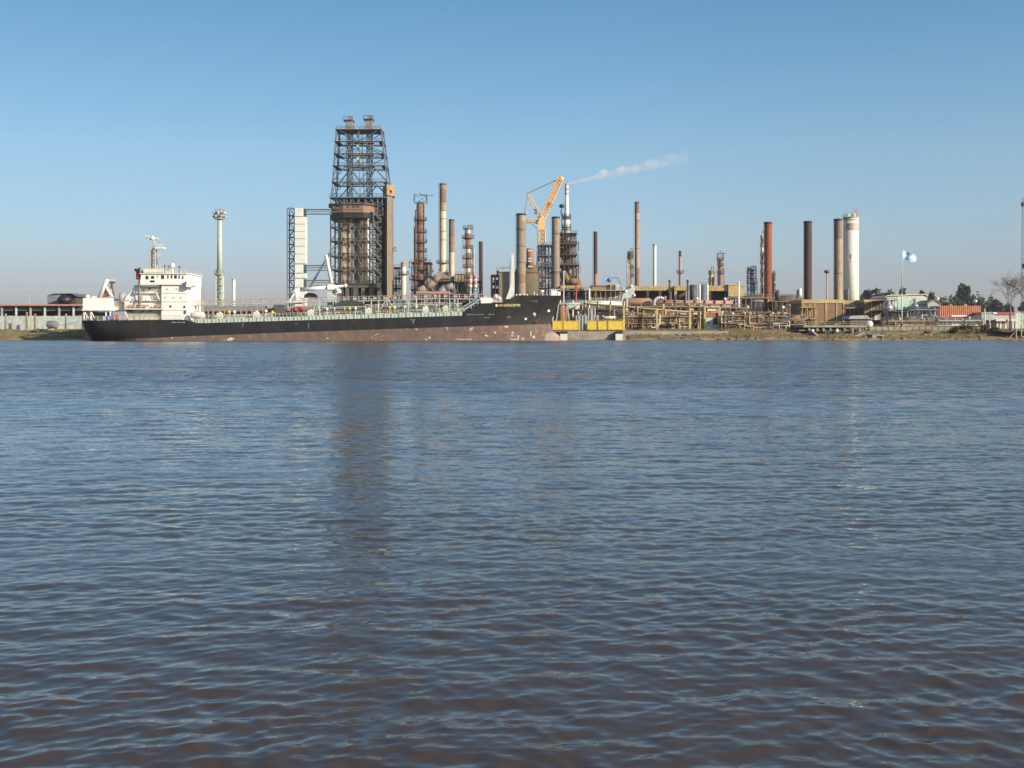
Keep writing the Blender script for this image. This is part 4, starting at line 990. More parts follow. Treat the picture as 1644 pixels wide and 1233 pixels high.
# ---- low works on the right
def building(p0, p1, q0, q1, Y, d, label, m, name="building", cat="building", roof=None, openings=(), coping=None, pilasters=(), extra=None, open_m=darkbr, win=()):
    t = thing(name, label, cat, (p0+p1)/2, Y)
    b = MB(); b.pbox(p0,p1,q0,q1,Y,d); w = build("wall", b, m, t)
    if coping:
        cm, h = coping; b = MB(); b.box(X(p0,Y)-.25,X(p1,Y)+.25,Y-.25,Y+d+.25,Z(q0+h,Y),Z(q0,Y)+.12); build("coping", b, cm, t)
    for px in pilasters:
        b = MB(); b.box(X(px,Y)-.22,X(px,Y)+.22,Y-.2,Y-.003,G if q1 is None else Z(q1,Y),Z(q0+2,Y)); build("pilaster", b, coping[0] if coping else m, t)
    for a,c,e,f in openings:
        b = MB(); b.box(X(a,Y),X(c,Y),Y-.06,Y+.4,Z(f,Y),Z(e,Y)); build("opening", b, open_m, w)
    for a,c,e,f in win:
        b = MB(); b.box(X(a,Y),X(c,Y),Y-.12,Y+.3,Z(f,Y),Z(e,Y)); build("shutter", b, white, w)
    return t
def canopy(p0, p1, q0, q1, Y, d, label, m, pillars, pm, back=darkbr, name="process_shelter"):
    t = thing(name, label, "building", (p0+p1)/2, Y)
    b = MB(); b.pbox(p0,p1,q0,q1,Y,d); build("fascia", b, m, t)
    b = MB(); b.box(X(p0,Y),X(p1,Y),Y+d*.6,Y+d*.6+.5,G,Z(q1,Y)-.01); build("back_wall", b, back, t)
    for px in pillars: b = MB(); b.box(X(px,Y)-.45,X(px,Y)+.45,Y+.2,Y+1.1,G,Z(q1,Y)-.01); build("pillar", b, pm, t)
    b = MB()
    for k in range(int((p1-p0)/4)): xx = X(p0+2+4*k,Y); b.box(xx-.1,xx+.1,Y-.08,Y-.005,Z(q1,Y)+.1,Z(q0,Y)-.1)
    build("fascia_ribs", b, m, t)
    return t
canopy(900,937,458.5,463,412,10,"mustard roofed shelter directly right of the ship's bow",mustard,(902,912,927,936),tanst)
pipe_unit(905,945,466,405,"low tangle of red, white and dark vessels right of the ship's bow",[dgrey,rust,white,darkbr,mustard],41,fl=2,nx=5,dens=1.2)
building(951,979.5,458.5,476,410,10,"plain brown box building with a darker lower band, top just below the maroon stack",M("tan_wall",(.42,.28,.18),(.38,.25,.16),.3,.8),coping=(brownst,1.6))
building(979.8,988,457,475.5,409,9,"narrow mustard block attached right of the brown box building",mustard,coping=(mustard,1.2))
building(988.3,994,457,478,408,7,"narrow pale grey block right of the narrow mustard block",palebl)
def cooling_frame():
    Y = 430; t = thing("cable_reel_frame", "small light blue round framed machine on top of the brown box building", "machine", 979, Y, Z(457,Y))
    z0 = Z(457,Y); x = X(978,Y)
    b = MB()
    for r0 in (2.1,1.5): b.path([(x+r0*math.cos(i*math.pi/8), Y, z0+1.9+r0*.95*math.sin(i*math.pi/8)) for i in range(17)], .16, 4)
    build("hoop", b, skybl, t)
    b = MB(); b.sphere(x,Y,z0+1.8,.9,8); b.path([(x+1,Y,z0+2.9),(x+3.4,Y,z0+2.6),(x+4.6,Y,z0+.2)],.18,5); build("motor", b, bluegr, t)
cooling_frame()
pipe_unit(940,1004,466,402,"dark low pipe unit under and beside the brown box building",[tanstl,maroon,white,silver,mustard],42,fl=2,nx=8,dens=.8)
canopy(1012,1082,458.8,466.5,406,12,"long mustard roofed shelter below the tall slender tan stack",mustard,(1040,1060),darkbr)
canopy(1083,1106,459,466.5,404,12,"short mustard roofed shelter with a pale yellow corner pillar",mustard,(1085,),mustard)
canopy(1137,1168.5,458.5,467,404,12,"mustard roofed shelter just right of the two white posts",mustard,(1140,1166),darkbr)
building(1169.5,1184.5,457,476,403,10,"mustard box with sloped corners right of the mustard shelters",mustard,coping=(mustard,1))
building(1187,1194.5,459,476,403,8,"small mustard box standing right of the larger mustard box",mustard,coping=(mustard,1))
tank_v(1107,1119,457,None,404,"dark ribbed tank left of the two white posts",dgrey)
tank_v(1122,1136,456.5,None,404,"black round tank standing between the two white posts",bluegr)
for px,lb in ((1123.2,"left one of two white posts before the black tanks"),(1135.6,"right one of two white posts before the black tanks")):
    Y = 399; t = thing("white_post", lb, "post", px, Y); x = X(px,Y)
    b = MB(); b.lathe(x,Y,[(.42,G),(.42,Z(458,Y)),(.1,Z(455.5,Y))],12); build("pole", b, cream, t)
    b = MB(); b.box(x-.7,x+.7,Y-.7,Y+.7,G-.1,G+.4); build("foot", b, concr, t)
def dome(px, w, q, Y, label, m):
    t = thing("storage_tank", label, "tank", px, Y); x = X(px,Y); r = w/2*Y/F; zt = Z(q,Y)
    b = MB(); b.lathe(x,Y,[(r,G),(r,zt-.8),(r*.6,zt-.3),(.1,zt)],40); build("shell", b, m, t)
    b = MB(); pts = [(x+r*math.cos(2*math.pi*i/36),Y+r*math.sin(2*math.pi*i/36),zt+.2) for i in range(37)]; b.path(pts,.06,4); [b.tube((p[0],p[1],zt-.9),p,.05,4) for p in pts[:-1]]; build("roof_rail", b, darkbr, t)
dome(1218,54,473,470,"wide low dark brown tank at the foot of the red stack",brown)
dome(1262,50,474,475,"wide low olive brown tank between the red stack and the dark brown stack",M("olive_brown",(.17,.135,.09),(.14,.11,.075),.2,.8))
pipe_unit(1180,1240,478,420,"low brown clutter of pipework below the red stack",[tanstl,maroon,brownst,mustard,cream],43,fl=2,nx=7,dens=.8)
pipe_unit(1240,1288,484,415,"low dark pipework between the red stack and the brick building",[brownst,dgrey,mustard,lgrey,tanstl],44,fl=2,nx=6,dens=.8)
for px,q,Y,lb in ((1245,441.0+28,400,"small dark jib post just right of the red stack"),(1280,466,400,"small dark jib post with a white cover left of the dark brown stack")):
    t = thing("jib_post", lb, "davit", px, Y); b = MB(); b.tube((X(px,Y),Y,G),(X(px,Y),Y,Z(q,Y)),.3,6); b.tube((X(px,Y),Y,Z(q,Y)),(X(px+5,Y),Y,Z(q+6,Y)),.2,5); build("post", b, dgrey, t)
    b = MB(); b.lathe(X(px+3,Y),Y-1,[(.5,Z(q+11,Y)),(.8,Z(q+8,Y)),(.7,Z(q-2,Y)),(.1,Z(q-4,Y))],10); build("cover", b, white if px > 1260 else dgrey, t)
# main pipe rack, and the two sloping pipe gantries on mustard posts
def pipe_rack(p0, p1, q0, q1, Y, label, mats, n=5, posts=8, pm=mustard, qa=None, d=4, r=.22, wob=0):
    """q0 row at the left end, q1 at the right end"""
    t = thing("pipe_rack", label, "pipe rack", (p0+p1)/2, Y); x0, x1 = X(p0,Y), X(p1,Y); z0, z1 = Z(q0,Y), Z(q1,Y)
    for k in range(n):
        b = MB(); dz = -.55*(k//3); b.tube((x0,Y+.5+(k%3)*d/3,z0+dz),(x1,Y+.5+(k%3)*d/3,z1+dz),r*(1+.35*((k*7)%3)),8); build("pipe", b, mats[k%len(mats)], t)
    for k in range(posts):
        f = k/(posts-1); x = x0+(x1-x0)*f; z = z0+(z1-z0)*f
        b = MB(); b.tube((x,Y,G-.2),(x,Y,z+.4),.22,4); b.tube((x,Y+d,G-.2),(x,Y+d,z+.4),.22,4); b.box(x-.15,x+.15,Y-.2,Y+d+.2,z-.5,z-.3); build("post", b, pm, t)
    return t
pipe_rack(1004,1180,482.5,484.5,395,"long level rack of reddish pipes below the mustard shelters",[palered,rust,lgrey,palered,brownst,rust],6,12,darkbr,r=.3)
pipe_rack(1010,1178,489.5,489,385,"second long level rack of dark pipes just below the reddish pipe rack",[brown,darkbr,palered,lgrey,maroon],5,10,brownst,r=.26)
pipe_rack(899,1002,483.5,486,362,"level rack of fat silvery pipes running right from the ship's bow",[silver,silver,lgrey,cream],4,6,cream,r=.42)
pipe_rack(935,1112,487,501,352,"upper sloping pipe gantry falling to the right on mustard posts",[mustard,silver,lgrey],3,5,mustard,r=.16,d=2)
pipe_rack(955,1110,495,512.5,350,"lower sloping pipe gantry falling to the right",[mustard,silver],2,6,lgrey,r=.13,d=2)
pipe_rack(1015,1160,500,502,368,"low level rack of orange and black pipes behind the mustard posts",[orangst,black,rust,lgrey,orangst],5,9,mustard,r=.34)
pipe_rack(1186,1268,500.5,503,368,"low rack of pinkish pipes behind the blue valve",[palered,lgrey,palered,darkbr],4,9,brownst,r=.2)
pipe_rack(1186,1262,510.5,511.5,346,"low rack of pale pipes in front of the blue valve",[lgrey,cream,lgrey],3,7,lgrey,r=.16,d=2)
pipe_rack(1262,1300,510,512.5,352,"short dark pipe rack at the left end of the brick building",[dgrey,lgrey,black],3,4,darkbr,r=.35,d=2)
pipe_unit(1000,1130,492,382,"long dark band of machinery behind the sloping pipe gantries",[tanstl,maroon,orangst,mustard,brown,lgrey,cream],51,fl=2,nx=14,dens=.9)
pipe_unit(1128,1200,494,382,"brown machinery behind the yellow framed kiosk",[tanstl,palered,white,brownst,mustard],52,fl=2,nx=8,dens=1)
for i,(px,q,w,lb) in enumerate(((1001.8,493,3.4,"mustard post standing right of the yellow boxes"),(1055,495,3.2,"mustard post in the middle of the three tall ones by the quay"),(1108,494,3.4,"mustard post left of the yellow framed kiosk"),(1065.5,488,3.6,"paler taller mustard post set back behind the middle one"),(1007,477,2.4,"cream post rising above the pipe gantries right of the brown box building"))):
    Y = 341 if i < 3 else 357; x = X(px,Y); t = thing("mustard_post", lb, "post", px, Y, G, None); b = MB(); b.box(x-w*.095,x+w*.095,Y,Y+.6,G-.6,Z(q,Y)); build("column", b, cream if i==4 else mustard, t); b = MB(); b.box(x-.6,x+.6,Y-.3,Y+.9,G-.7,G+.15); build("foot", b, concr, t)
# orange mooring tower behind the bow, clutter, yellow boxes
def mooring_tower():
    Y = 352; t = thing("hose_tower", "orange rusty tapered loading tower right behind the ship's bow", "tower", 902, Y)
    x = X(902.5,Y); b = MB(); b.lathe(x,Y,[(2.0,G),(1.5,Z(498,Y)),(1.1,Z(489,Y))],14); build("body", b, orangst, t)
    b = MB(); b.box(x-2.6,x+2.2,Y-1.5,Y+1.5,Z(489,Y),Z(487,Y)); b.path([(x-2.4,Y-2,G),(x-1.2,Y-1.4,Z(488,Y))],.2,5); b.path([(x+2.6,Y-2,G),(x+1.4,Y-1.4,Z(488,Y))],.2,5); build("platform", b, lgrey, t)
    b = MB(); b.tube((x-3,Y-1,G),(x-3,Y-1,Z(500,Y)),.3,6); b.tube((x+3.4,Y-1,G),(x+3.4,Y-1,Z(497,Y)),.25,6); b.tube((x-4.1,Y-1,G),(x-4,Y-1,Z(506,Y)),.3,6); build("guide_posts", b, cream, t)
mooring_tower()
building(912,931,487.5,505,360,5,"pale cream cabin between the orange loading tower and the grey tanks",palegr,name="cabin",openings=((922,926,493,505),),coping=(white,1.2))
for i,(p0,p1,q,m,lb) in enumerate(((924.5,932,508,silver,"leftmost of the grey square tanks behind the yellow boxes"),(934,943,507,palered,"second grey square tank from the left, pinkish grey"),(944,952,495,lgrey,"taller light grey square tank in the middle of its row"),(953,961.5,507,silver,"rightmost grey square tank above the gap in the yellow boxes"))):
    Y = 349; t = thing("square_tank", lb, "tank", (p0+p1)/2, Y); b = MB(); b.pbox(p0,p1,q,None,Y,3); build("body", b, m if i != 1 else lgrey, t); b = MB(); b.box(X(p0,Y)-.08,X(p1,Y)+.08,Y-.08,Y+3.08,Z(q,Y),Z(q-1,Y)); build("lid", b, lgrey, t)
    b = MB(); b.tube((X((p0+p1)/2,Y),Y-.15,G),(X((p0+p1)/2,Y),Y-.15,Z(q,Y)),.09,5); build("drain_pipe", b, dgrey, t)
yb = [(887,903.5,"leftmost yellow steel box, right against the ship's bow"),(904.5,929.5,"widest yellow steel box, second from the ship's bow"),(943,958.8,"yellow steel box just right of the gap in the row"),(960.2,975,"yellow steel box second to the right of the gap"),(976.4,1000.5,"rightmost yellow steel box, next to the mustard post")]
for p0,p1,lb in yb:
    Y = 340; t = thing("yellow_box", lb, "box", (p0+p1)/2, Y, G, "yellow boxes along the quay")
    b = MB(); b.box(X(p0,Y),X(p1,Y),Y,Y+2.2,G+.1,Z(515,Y)); build("body", b, yellow, t)
    b = MB(); n = max(1,int((p1-p0)/13))
    for k in range(n+1): xx = X(p0,Y)+.1+(X(p1,Y)-X(p0,Y)-.2)*k/n; b.box(xx-.06,xx+.06,Y-.08,Y-.003,G+.1,Z(515.4,Y))
    b.box(X(p0,Y)+.01,X(p1,Y)-.01,Y-.1,Y-.003,Z(515.8,Y),Z(515.1,Y)); build("ribs", b, yellow, t)
    b = MB(); b.box(X(p0,Y)+.4,X(p0,Y)+.9,Y+.2,Y+2,2.5,G+.1); b.box(X(p1,Y)-.9,X(p1,Y)-.4,Y+.2,Y+2,2.5,G+.1); build("skids", b, black, t)
for px,lb in ((905.2,"square white fender board at the waterline beside the ship's bow"),(994.2,"square white fender board at the waterline at the right end of the quay")):
    Y = 323.5; x = X(px,Y); t = thing("fender_board", lb, "fender", px, Y, 0)
    b = MB(); b.box(x-1.08,x+1.08,Y,Y+.5,-.4,Z(536,Y)); build("board", b, white, t)
    b = MB(); b.box(x-.7,x+1.1,Y+.2,Y+2.4,Z(535.8,Y),Z(532,Y)); b.box(x-.8,x-.5,Y+.52,Y+2.2,-.5,Z(536,Y)); b.box(x+.5,x+.8,Y+.52,Y+2.2,-.5,Z(536,Y)); build("dark_bracket", b, black, t)
tank_h(968,989,507.5,512.5,347,"long cream pipe section lying above the yellow boxes",cream,name="pipe_section")
tank_h(1006,1030,508,513,350,"cream pipe section lying right of the first mustard post",cream,name="pipe_section")
tank_h(1040,1084,519,526,346,"long black pipe section lying on the quay by the middle mustard post",black,name="pipe_section")
tank_h(1085,1107,517,521,349,"orange pipe section lying left of the third mustard post",orangst,name="pipe_section")
tank_h(1030,1056,512,524,351,"dark rusty boiler drum lying between the first and middle mustard posts",maroon,name="boiler_drum")
tank_h(1208,1226,481,486,412,"tiny pale tank high on the dark works below the red stack",grey)
# yellow framed kiosk
def kiosk():
    Y = 347; t = thing("kiosk", "yellow framed kiosk with an orange upper panel and pale blue door on the quay", "kiosk", 1145, Y)
    b = MB()
    for px in (1131.3,1155.5): b.box(X(px,Y)-.3,X(px,Y)+.3,Y-.3,Y+.3,G-.5,Z(492.5,Y)); b.box(X(px,Y)-.3,X(px,Y)+.3,Y+3.7,Y+4.2,G,Z(492.5,Y))
    b.box(X(1130,Y),X(1158.5,Y),Y-.35,Y+4.3,Z(494,Y),Z(492.4,Y)); build("frame", b, mustard, t)
    b = MB(); b.box(X(1133.2,Y),X(1153.6,Y),Y+.4,Y+3.6,Z(509.6,Y),Z(502,Y)); build("upper_panel", b, orangst, t)
    b = MB(); b.box(X(1133.2,Y),X(1145,Y),Y+.3,Y+3.6,G,Z(510,Y)); build("door", b, palebl, t)
    b = MB(); b.box(X(1145.2,Y),X(1153.4,Y),Y+.3,Y+3.6,Z(521,Y),Z(510,Y)); build("red_panel", b, maroon, t)
    b = MB(); b.box(X(1145.2,Y),X(1153.4,Y),Y+.3,Y+3.6,G,Z(521.2,Y)); build("lower_panel", b, palebl, t)
    b = MB(); b.box(X(1136,Y),X(1152,Y),Y+.2,Y+.5,Z(499,Y),Z(496,Y)); build("lamps", b, white, t)
    b = MB(); b.box(X(1137.5,Y),X(1139,Y),Y+.2,Y+.3,Z(522,Y),Z(517,Y)); build("door_window", b, dgrey, t)
kiosk()
building(1157,1164,517,None,350,3,"small pale blue locker right of the yellow framed kiosk",palebl,name="locker",openings=((1161.5,1163.5,521,529.5),))
def valve(px, w, q, Y, label, m, fm=white, name="valve_station"):
    t = thing(name, label, "valve", px, Y); x = X(px,Y); r = w/2*Y/F; zt = Z(q,Y)
    b = MB(); b.lathe(x,Y,[(r*.5,zt-2.6*r),(r,zt-2.2*r),(r,zt-.7*r),(r*.6,zt-.2*r),(r*.2,zt)],16); build("bonnet", b, m, t)
    b = MB(); b.lathe(x,Y,[(r*.8,G-.2),(r*.8,G+.3),(r*.4,G+.35),(r*.4,zt-2.61*r),(r*.7,zt-2.61*r)],12); build("foot", b, fm, t)
    b = MB(); b.tube((x-r*1.6,Y,zt-1.5*r),(x+r*1.6,Y,zt-1.5*r),r*.35,8); build("flanged_pipe", b, fm, t)
tank_v(1174.5,1183.5,510.5,523.5,348,"small bright white upright tank on legs right of the kiosk",white,rail=False)
valve(1224,9,508.5,349,"bright blue round valve on the quay",blue)
valve(1209,6,511,349,"white and brown valve left of the bright blue valve",brownst)
valve(1238,7,509,349,"tan topped valve right of the bright blue valve",tanst)
valve(1195,6,513,350,"dark blue small valve two left of the bright blue valve",bluegr)
valve(1170,5,514,352,"dark small valve left of the bright white upright tank",dgrey)
# brick building and wings
building(1287.5,1355.3,481.5,None,392,16,"flat roofed brown brick building with pale pilasters left of the white silo's foot",brick,coping=(mustard,5),pilasters=(1289,1308,1326,1343,1354))
building(1355.6,1387,483,None,398,12,"recessed darker brick wing directly below the white silo",brown,coping=(mustard,5),pilasters=(1361,1375))
building(1387.5,1417,481.5,None,390,14,"right brick wing with a small dark opening and a white shutter",brick,coping=(mustard,3.5),pilasters=(1399,),openings=((1400.5,1409.5,487.5,492),),win=((1404,1411.5,503,516),))
pipe_unit(1288,1312,493,388,"dark yellow pipework fixed before the left end of the brick building",[mustard,tanstl,dgrey],61,fl=2,nx=3,dens=.5,d=3)
pipe_unit(1357,1386,494,392,"dark pipework before the recessed brick wing",[tanstl,brownst,mustard],62,fl=2,nx=4,dens=.6,d=4)
def sloped_shed():
    Y = 366; t = thing("lean_to_shed", "grey lean-to roof between the brick wings, behind the round white drum", "shed", 1380, Y)
    b = MB(); b.pprism([(1362,512),(1366,507),(1392,506),(1398,512)],Y,8); build("roof", b, lgrey, t)
    b = MB(); b.pbox(1365,1396,512.1,None,Y+.6,6); build("wall", b, dconcr, t)
sloped_shed()
def drum():
    Y = 345; t = thing("round_drum", "round white drum on the ground right of the water intake", "tank", 1395, Y); x = X(1395,Y); r = 5.6*Y/F
    b = MB(); n = 20; prof = [(.05,Y-1.2),(r*.8,Y-1.1),(r,Y-.8),(r,Y+2),(r*.8,Y+2.3)]; zc = Z(520.5,Y)
    b.add([(x+rr*math.cos(2*math.pi*i/n),yy,zc+rr*math.sin(2*math.pi*i/n)) for rr,yy in prof for i in range(n)],[(j*n+i,j*n+(i+1)%n,(j+1)*n+(i+1)%n,(j+1)*n+i) for j in range(len(prof)-1) for i in range(n)],True); build("shell", b, white, t)
    b = MB(); b.box(x-.9,x+.9,Y-.6,Y+1.8,G-.4,zc-r*.75); build("cradle", b, dgrey, t)
    b = MB(); b.lathe(X(1389,Y),Y-1,[(.3,G-.6),(.4,G),(.3,G+.5),(.1,G+.8)],8); build("yellow_bollard", b, yellow, t)
drum()
# water intake with deck and ramps
def intake():
    Y = 331; t = thing("water_intake", "concrete water intake with a pale deck, dark bays and a closed steel gate", "intake", 1335, Y, 0)
    b = MB(); b.box(X(1290,Y),X(1392,Y),Y,Y+14,Z(525.5,Y),Z(522,Y)); b.box(X(1284,Y),X(1365,Y),Y+1,Y+13,Z(531,Y),Z(529.5,Y)); build("deck", b, concr, t)
    b = MB(); b.box(X(1290,Y),X(1366,Y),Y+8,Y+9,-1,Z(525.6,Y)); build("back_wall", b, dconcr, t)
    for px in (1300,1313,1323,1334,1345,1357,1370,1381): b = MB(); b.box(X(px,Y)-.25,X(px,Y)+.25,Y+.4,Y+1,Z(532,Y) if px<1366 else 2.2,Z(525.7,Y)); build("pillar", b, concr, t)
    b = MB(); b.pprism([(1322,549),(1324,531.3),(1356,531.3),(1349,549)],Y+.5,1.2); g = build("gate", b, dgreen, t)
    b = MB(); 
    for k in range(6): b.box(X(1326+k*4.6,Y)-.08,X(1326+k*4.6,Y)+.08,Y+.35,Y+.48,.2,Z(532.2,Y))
    build("gate_ribs", b, grey, g)
    b = MB(); b.pprism([(1288,549),(1289,538),(1298,534),(1308,536),(1318,549)],Y-1.5,1.8); build("culvert_shade", b, black, t)  # solid black block stands for the shade in the culvert mouth
    for pts in ([(1305,534),(1309,533),(1326,548.5),(1321,549)],[(1349,549),(1352,547),(1386,533),(1390,534.5),(1362,549)]):
        b = MB(); b.pprism(pts,Y-3,2.5); build("ramp_wall", b, concr, t)
    for px in (1303.5,1342.5): b = MB(); b.lathe(X(px,Y),Y-.5,[(.5,Z(533.5,Y)),(.55,Z(529.2,Y)),(.2,Z(528.4,Y))],10); build("white_bollard", b, white, t)
    b = MB(); b.rail((X(1290,Y),Y,Z(522,Y)),(X(1392,Y),Y,Z(522,Y)),1,1.5,.05); build("handrail", b, mustard, t)
intake()
def culvert_box():
    Y = 326; t = thing("outfall_box", "small pale concrete outfall box open to the river, right of the intake", "outfall", 1410, Y, 0)
    b = MB()
    b.box(X(1400,Y),X(1419,Y),Y,Y+5,Z(539.5,Y),Z(537,Y)); b.box(X(1400,Y),X(1408,Y),Y+.02,Y+5,-.6,Z(539.6,Y)); b.box(X(1417,Y),X(1418.8,Y),Y+.02,Y+5,-.6,Z(539.6,Y)); build("shell", b, concr, t)
    b = MB(); b.box(X(1408.1,Y),X(1416.9,Y),Y+1.5,Y+2,-.6,Z(539.6,Y)); build("opening", b, black, t)
culvert_box()
b = MB(); Y = 341; b.box(X(1395,Y),X(1530,Y),Y,Y+.4,G-.5,Z(524.5,Y)); 
for k in range(14): b.box(X(1397+k*10,Y)-.12,X(1397+k*10,Y)+.12,Y-.12,Y-.01,G-.5,Z(524,Y))
single("low_parapet", "low tan concrete parapet running along the bank under the flagpole", "wall", b, concr, 1460, Y)
# process vessels near the flag
def silver_vessel(px, w, q, Y, label):
    t = thing("silver_vessel", label, "vessel", px, Y); x = X(px,Y); r = w/2*Y/F; zt = Z(q,Y)
    b = MB(); b.lathe(x,Y,[(r*.3,G+1.3),(r*.9,G+2.2),(r*.9,zt-3.2),(r,zt-3.1),(r,zt-2.4),(r*.7,zt-1.6),(r*.35,zt-1.4),(r*.35,zt)],20); build("shell", b, silver, t)
    for a in (40,140,220,320): b = MB(); b.tube((x+r*.8*math.cos(R(a)),Y+r*.8*math.sin(R(a)),G-.2),(x+r*.8*math.cos(R(a)),Y+r*.8*math.sin(R(a)),G+3),.13,5); build("leg", b, dgrey, t)
    b = MB(); b.ring(x,Y,G+1.9,r*.9,r*1.35,.2,14,1); b.path([(x-r,Y-.3,G+1.5),(x-r*1.3,Y-.3,zt-1),(x,Y-.3,zt+.2)],.12,5); build("platform", b, grey, t)
silver_vessel(1426.5,13,482,372,"left silver vessel on legs, between the brick wing and the flagpole")
silver_vessel(1468.5,12,480,370,"right silver vessel on legs, between the flagpole and the grey valves")
pipe_unit(1419,1437,482,378,"dark piping frame around the left silver vessel",[dgrey,bluegr,silver],71,fl=3,nx=3,dens=1)
pipe_unit(1462,1506,497,366,"dense grey cluster of valves and pipes right of the right silver vessel",[grey,silver,lgrey,dgrey],72,fl=2,nx=7,dens=2.2)
pipe_unit(1436,1460,500,366,"low dark pipework at the foot of the flagpole",[dgreen,dgrey,palered],73,fl=2,nx=4,dens=1.2)
def green_shed():
    Y = 395; t = thing("pale_green_shed", "large pale mint green shed with a whitish roof behind the flagpole", "shed", 1455, Y)
    b = MB(); b.pprism([(1424,529),(1424,477),(1428,475),(1486,474.5),(1488.5,477),(1488.5,529)],Y,14); build("wall", b, palegr, t)
    b = MB(); b.pprism([(1421.5,478),(1425,475.2),(1486,473),(1490,476),(1490,474.6),(1486,471.8),(1425,473.8),(1421,477)],Y-.5,15.5); build("roof", b, cream, t)
    b = MB(); b.box(X(1441,Y),X(1462,Y),Y-.1,Y-.003,G,Z(480,Y)); build("sliding_door", b, M("mint_door",(.50,.68,.52),(.54,.70,.56),.4,.6), t)
green_shed()
def gable_grey():
    Y = 385; t = thing("grey_gable_shed", "small light grey gabled shed touching the left end of the orange building", "shed", 1500, Y)
    b = MB(); b.pprism([(1489.5,529),(1489.5,488),(1496,483),(1503,483),(1510,488),(1510,529)],Y,10); build("wall", b, lgrey, t)
    b = MB(); b.pprism([(1488,488.8),(1495.8,482.6),(1503.2,482.6),(1511.4,488.6),(1511.4,487.4),(1503.4,481.4),(1495.6,481.4),(1488,487.6)],Y-.4,11); build("roof", b, grey, t)
gable_grey()
def orange_building():
    Y = 378; t = thing("orange_building", "orange ribbed metal building with a small white sign strip", "building", 1540, Y)
    b = MB(); b.pbox(1508,1574.5,491,510,Y,14); build("wall", b, orange, t)
    b = MB()
    for k in range(21): xx = X(1509+k*3.2,Y); b.box(xx-.1,xx+.1,Y-.14,Y-.004,Z(509,Y),Z(491.2,Y))
    build("cladding_ribs", b, orange, t)
    b = MB(); b.box(X(1504,Y),X(1576,Y),Y-2,Y+14.5,Z(511.5,Y),Z(509.8,Y)); build("canopy", b, M("brick_red",(.45,.09,.05),None,.6,.7), t)
    b = MB(); b.box(X(1510,Y),X(1573,Y),Y+.6,Y+13,G,Z(511.6,Y)); build("lower_wall", b, palered, t)
    b = MB(); b.box(X(1527,Y),X(1552,Y),Y-.4,Y-.2,Z(508.6,Y),Z(506,Y)); build("sign_strip", b, whcloth, t)
    for px in (1516,1530,1544,1558,1571): b = MB(); b.box(X(px,Y)-.2,X(px,Y)+.2,Y-1.8,Y-1.4,G,Z(511.6,Y)); build("canopy_post", b, lgrey, t)
    for px in (1530.5,1554): b = MB(); b.lathe(X(px,Y),Y+3,[(.8,Z(491,Y)-.05),(.8,Z(489,Y)),(.2,Z(487.8,Y))],10); build("roof_vent", b, tanst, t)
orange_building()
def red_strip_shed():
    Y = 372; t = thing("red_striped_shed", "whitish shed with a bright red stripe along its roof edge, right of the orange building", "shed", 1603, Y)
    b = MB(); b.pbox(1576,1629,501.5,514,Y,12); build("wall", b, lgrey, t)
    b = MB(); b.box(X(1575,Y),X(1594,Y),Y-.25,Y+12.2,Z(502.6,Y),Z(501,Y)); build("roof_edge", b, lgrey, t)
    b = MB(); b.box(X(1600,Y),X(1628.5,Y),Y-.3,Y-.05,Z(505.4,Y),Z(501.4,Y)); build("red_stripe", b, red, t)
    b = MB(); b.box(X(1594,Y),X(1600,Y),Y-.3,Y-.05,Z(504,Y),Z(501.4,Y)); build("white_end", b, whcloth, t)
    b = MB(); b.box(X(1577,Y),X(1628,Y),Y+3,Y+3.4,G,Z(514.2,Y)); build("recess_wall", b, grey, t)
    for p0,p1 in ((1597,1612),(1616,1628)): b = MB(); b.box(X(p0,Y),X(p1,Y),Y-1.2,Y-.1,Z(515.5,Y),Z(512.5,Y)); build("awning", b, cream, t)
    for px in (1579,1590,1602,1607,1615,1627): b = MB(); b.box(X(px,Y)-.25,X(px,Y)+.25,Y+.2,Y+.7,G,Z(514,Y)-.01); build("post", b, white, t)
red_strip_shed()
building(1630,1672,501,None,376,10,"plain pale shed partly hidden by the tree at the right edge",palegr,name="shed",cat="shed",coping=(lgrey,1))
antenna(1581,495,352,"white thick post in front of the left end of the red striped shed",white,.3,0,"white_post")
def street_lamp(px,q,Y,label):
    t = thing("area_lamp", label, "lamp", px, Y); x = X(px,Y); zt = Z(q,Y)
    b = MB(); b.tube((x,Y,G),(x,Y,zt-.3),.1,6,.07); build("pole", b, grey, t); b = MB(); b.sphere(x,Y,zt,.55,8); build("globe", b, whcloth, t)
for px,q,lb in ((1505.5,480,"white globe lamp above the small grey gabled shed"),(1566.5,483.5,"white globe lamp above the right end of the orange building"),(1164,480,"white globe lamp over the reddish pipe rack"),(1200,493,"small white globe lamp left of the yellowish lamp by the dark works"),(1257,493.5,"yellowish white globe lamp right of the red stack's foot"),(1119,479.5,"white globe lamp left of the two white posts"),(1018,474,"white globe lamp just left of the long mustard shelter")): street_lamp(px,q,392,lb)
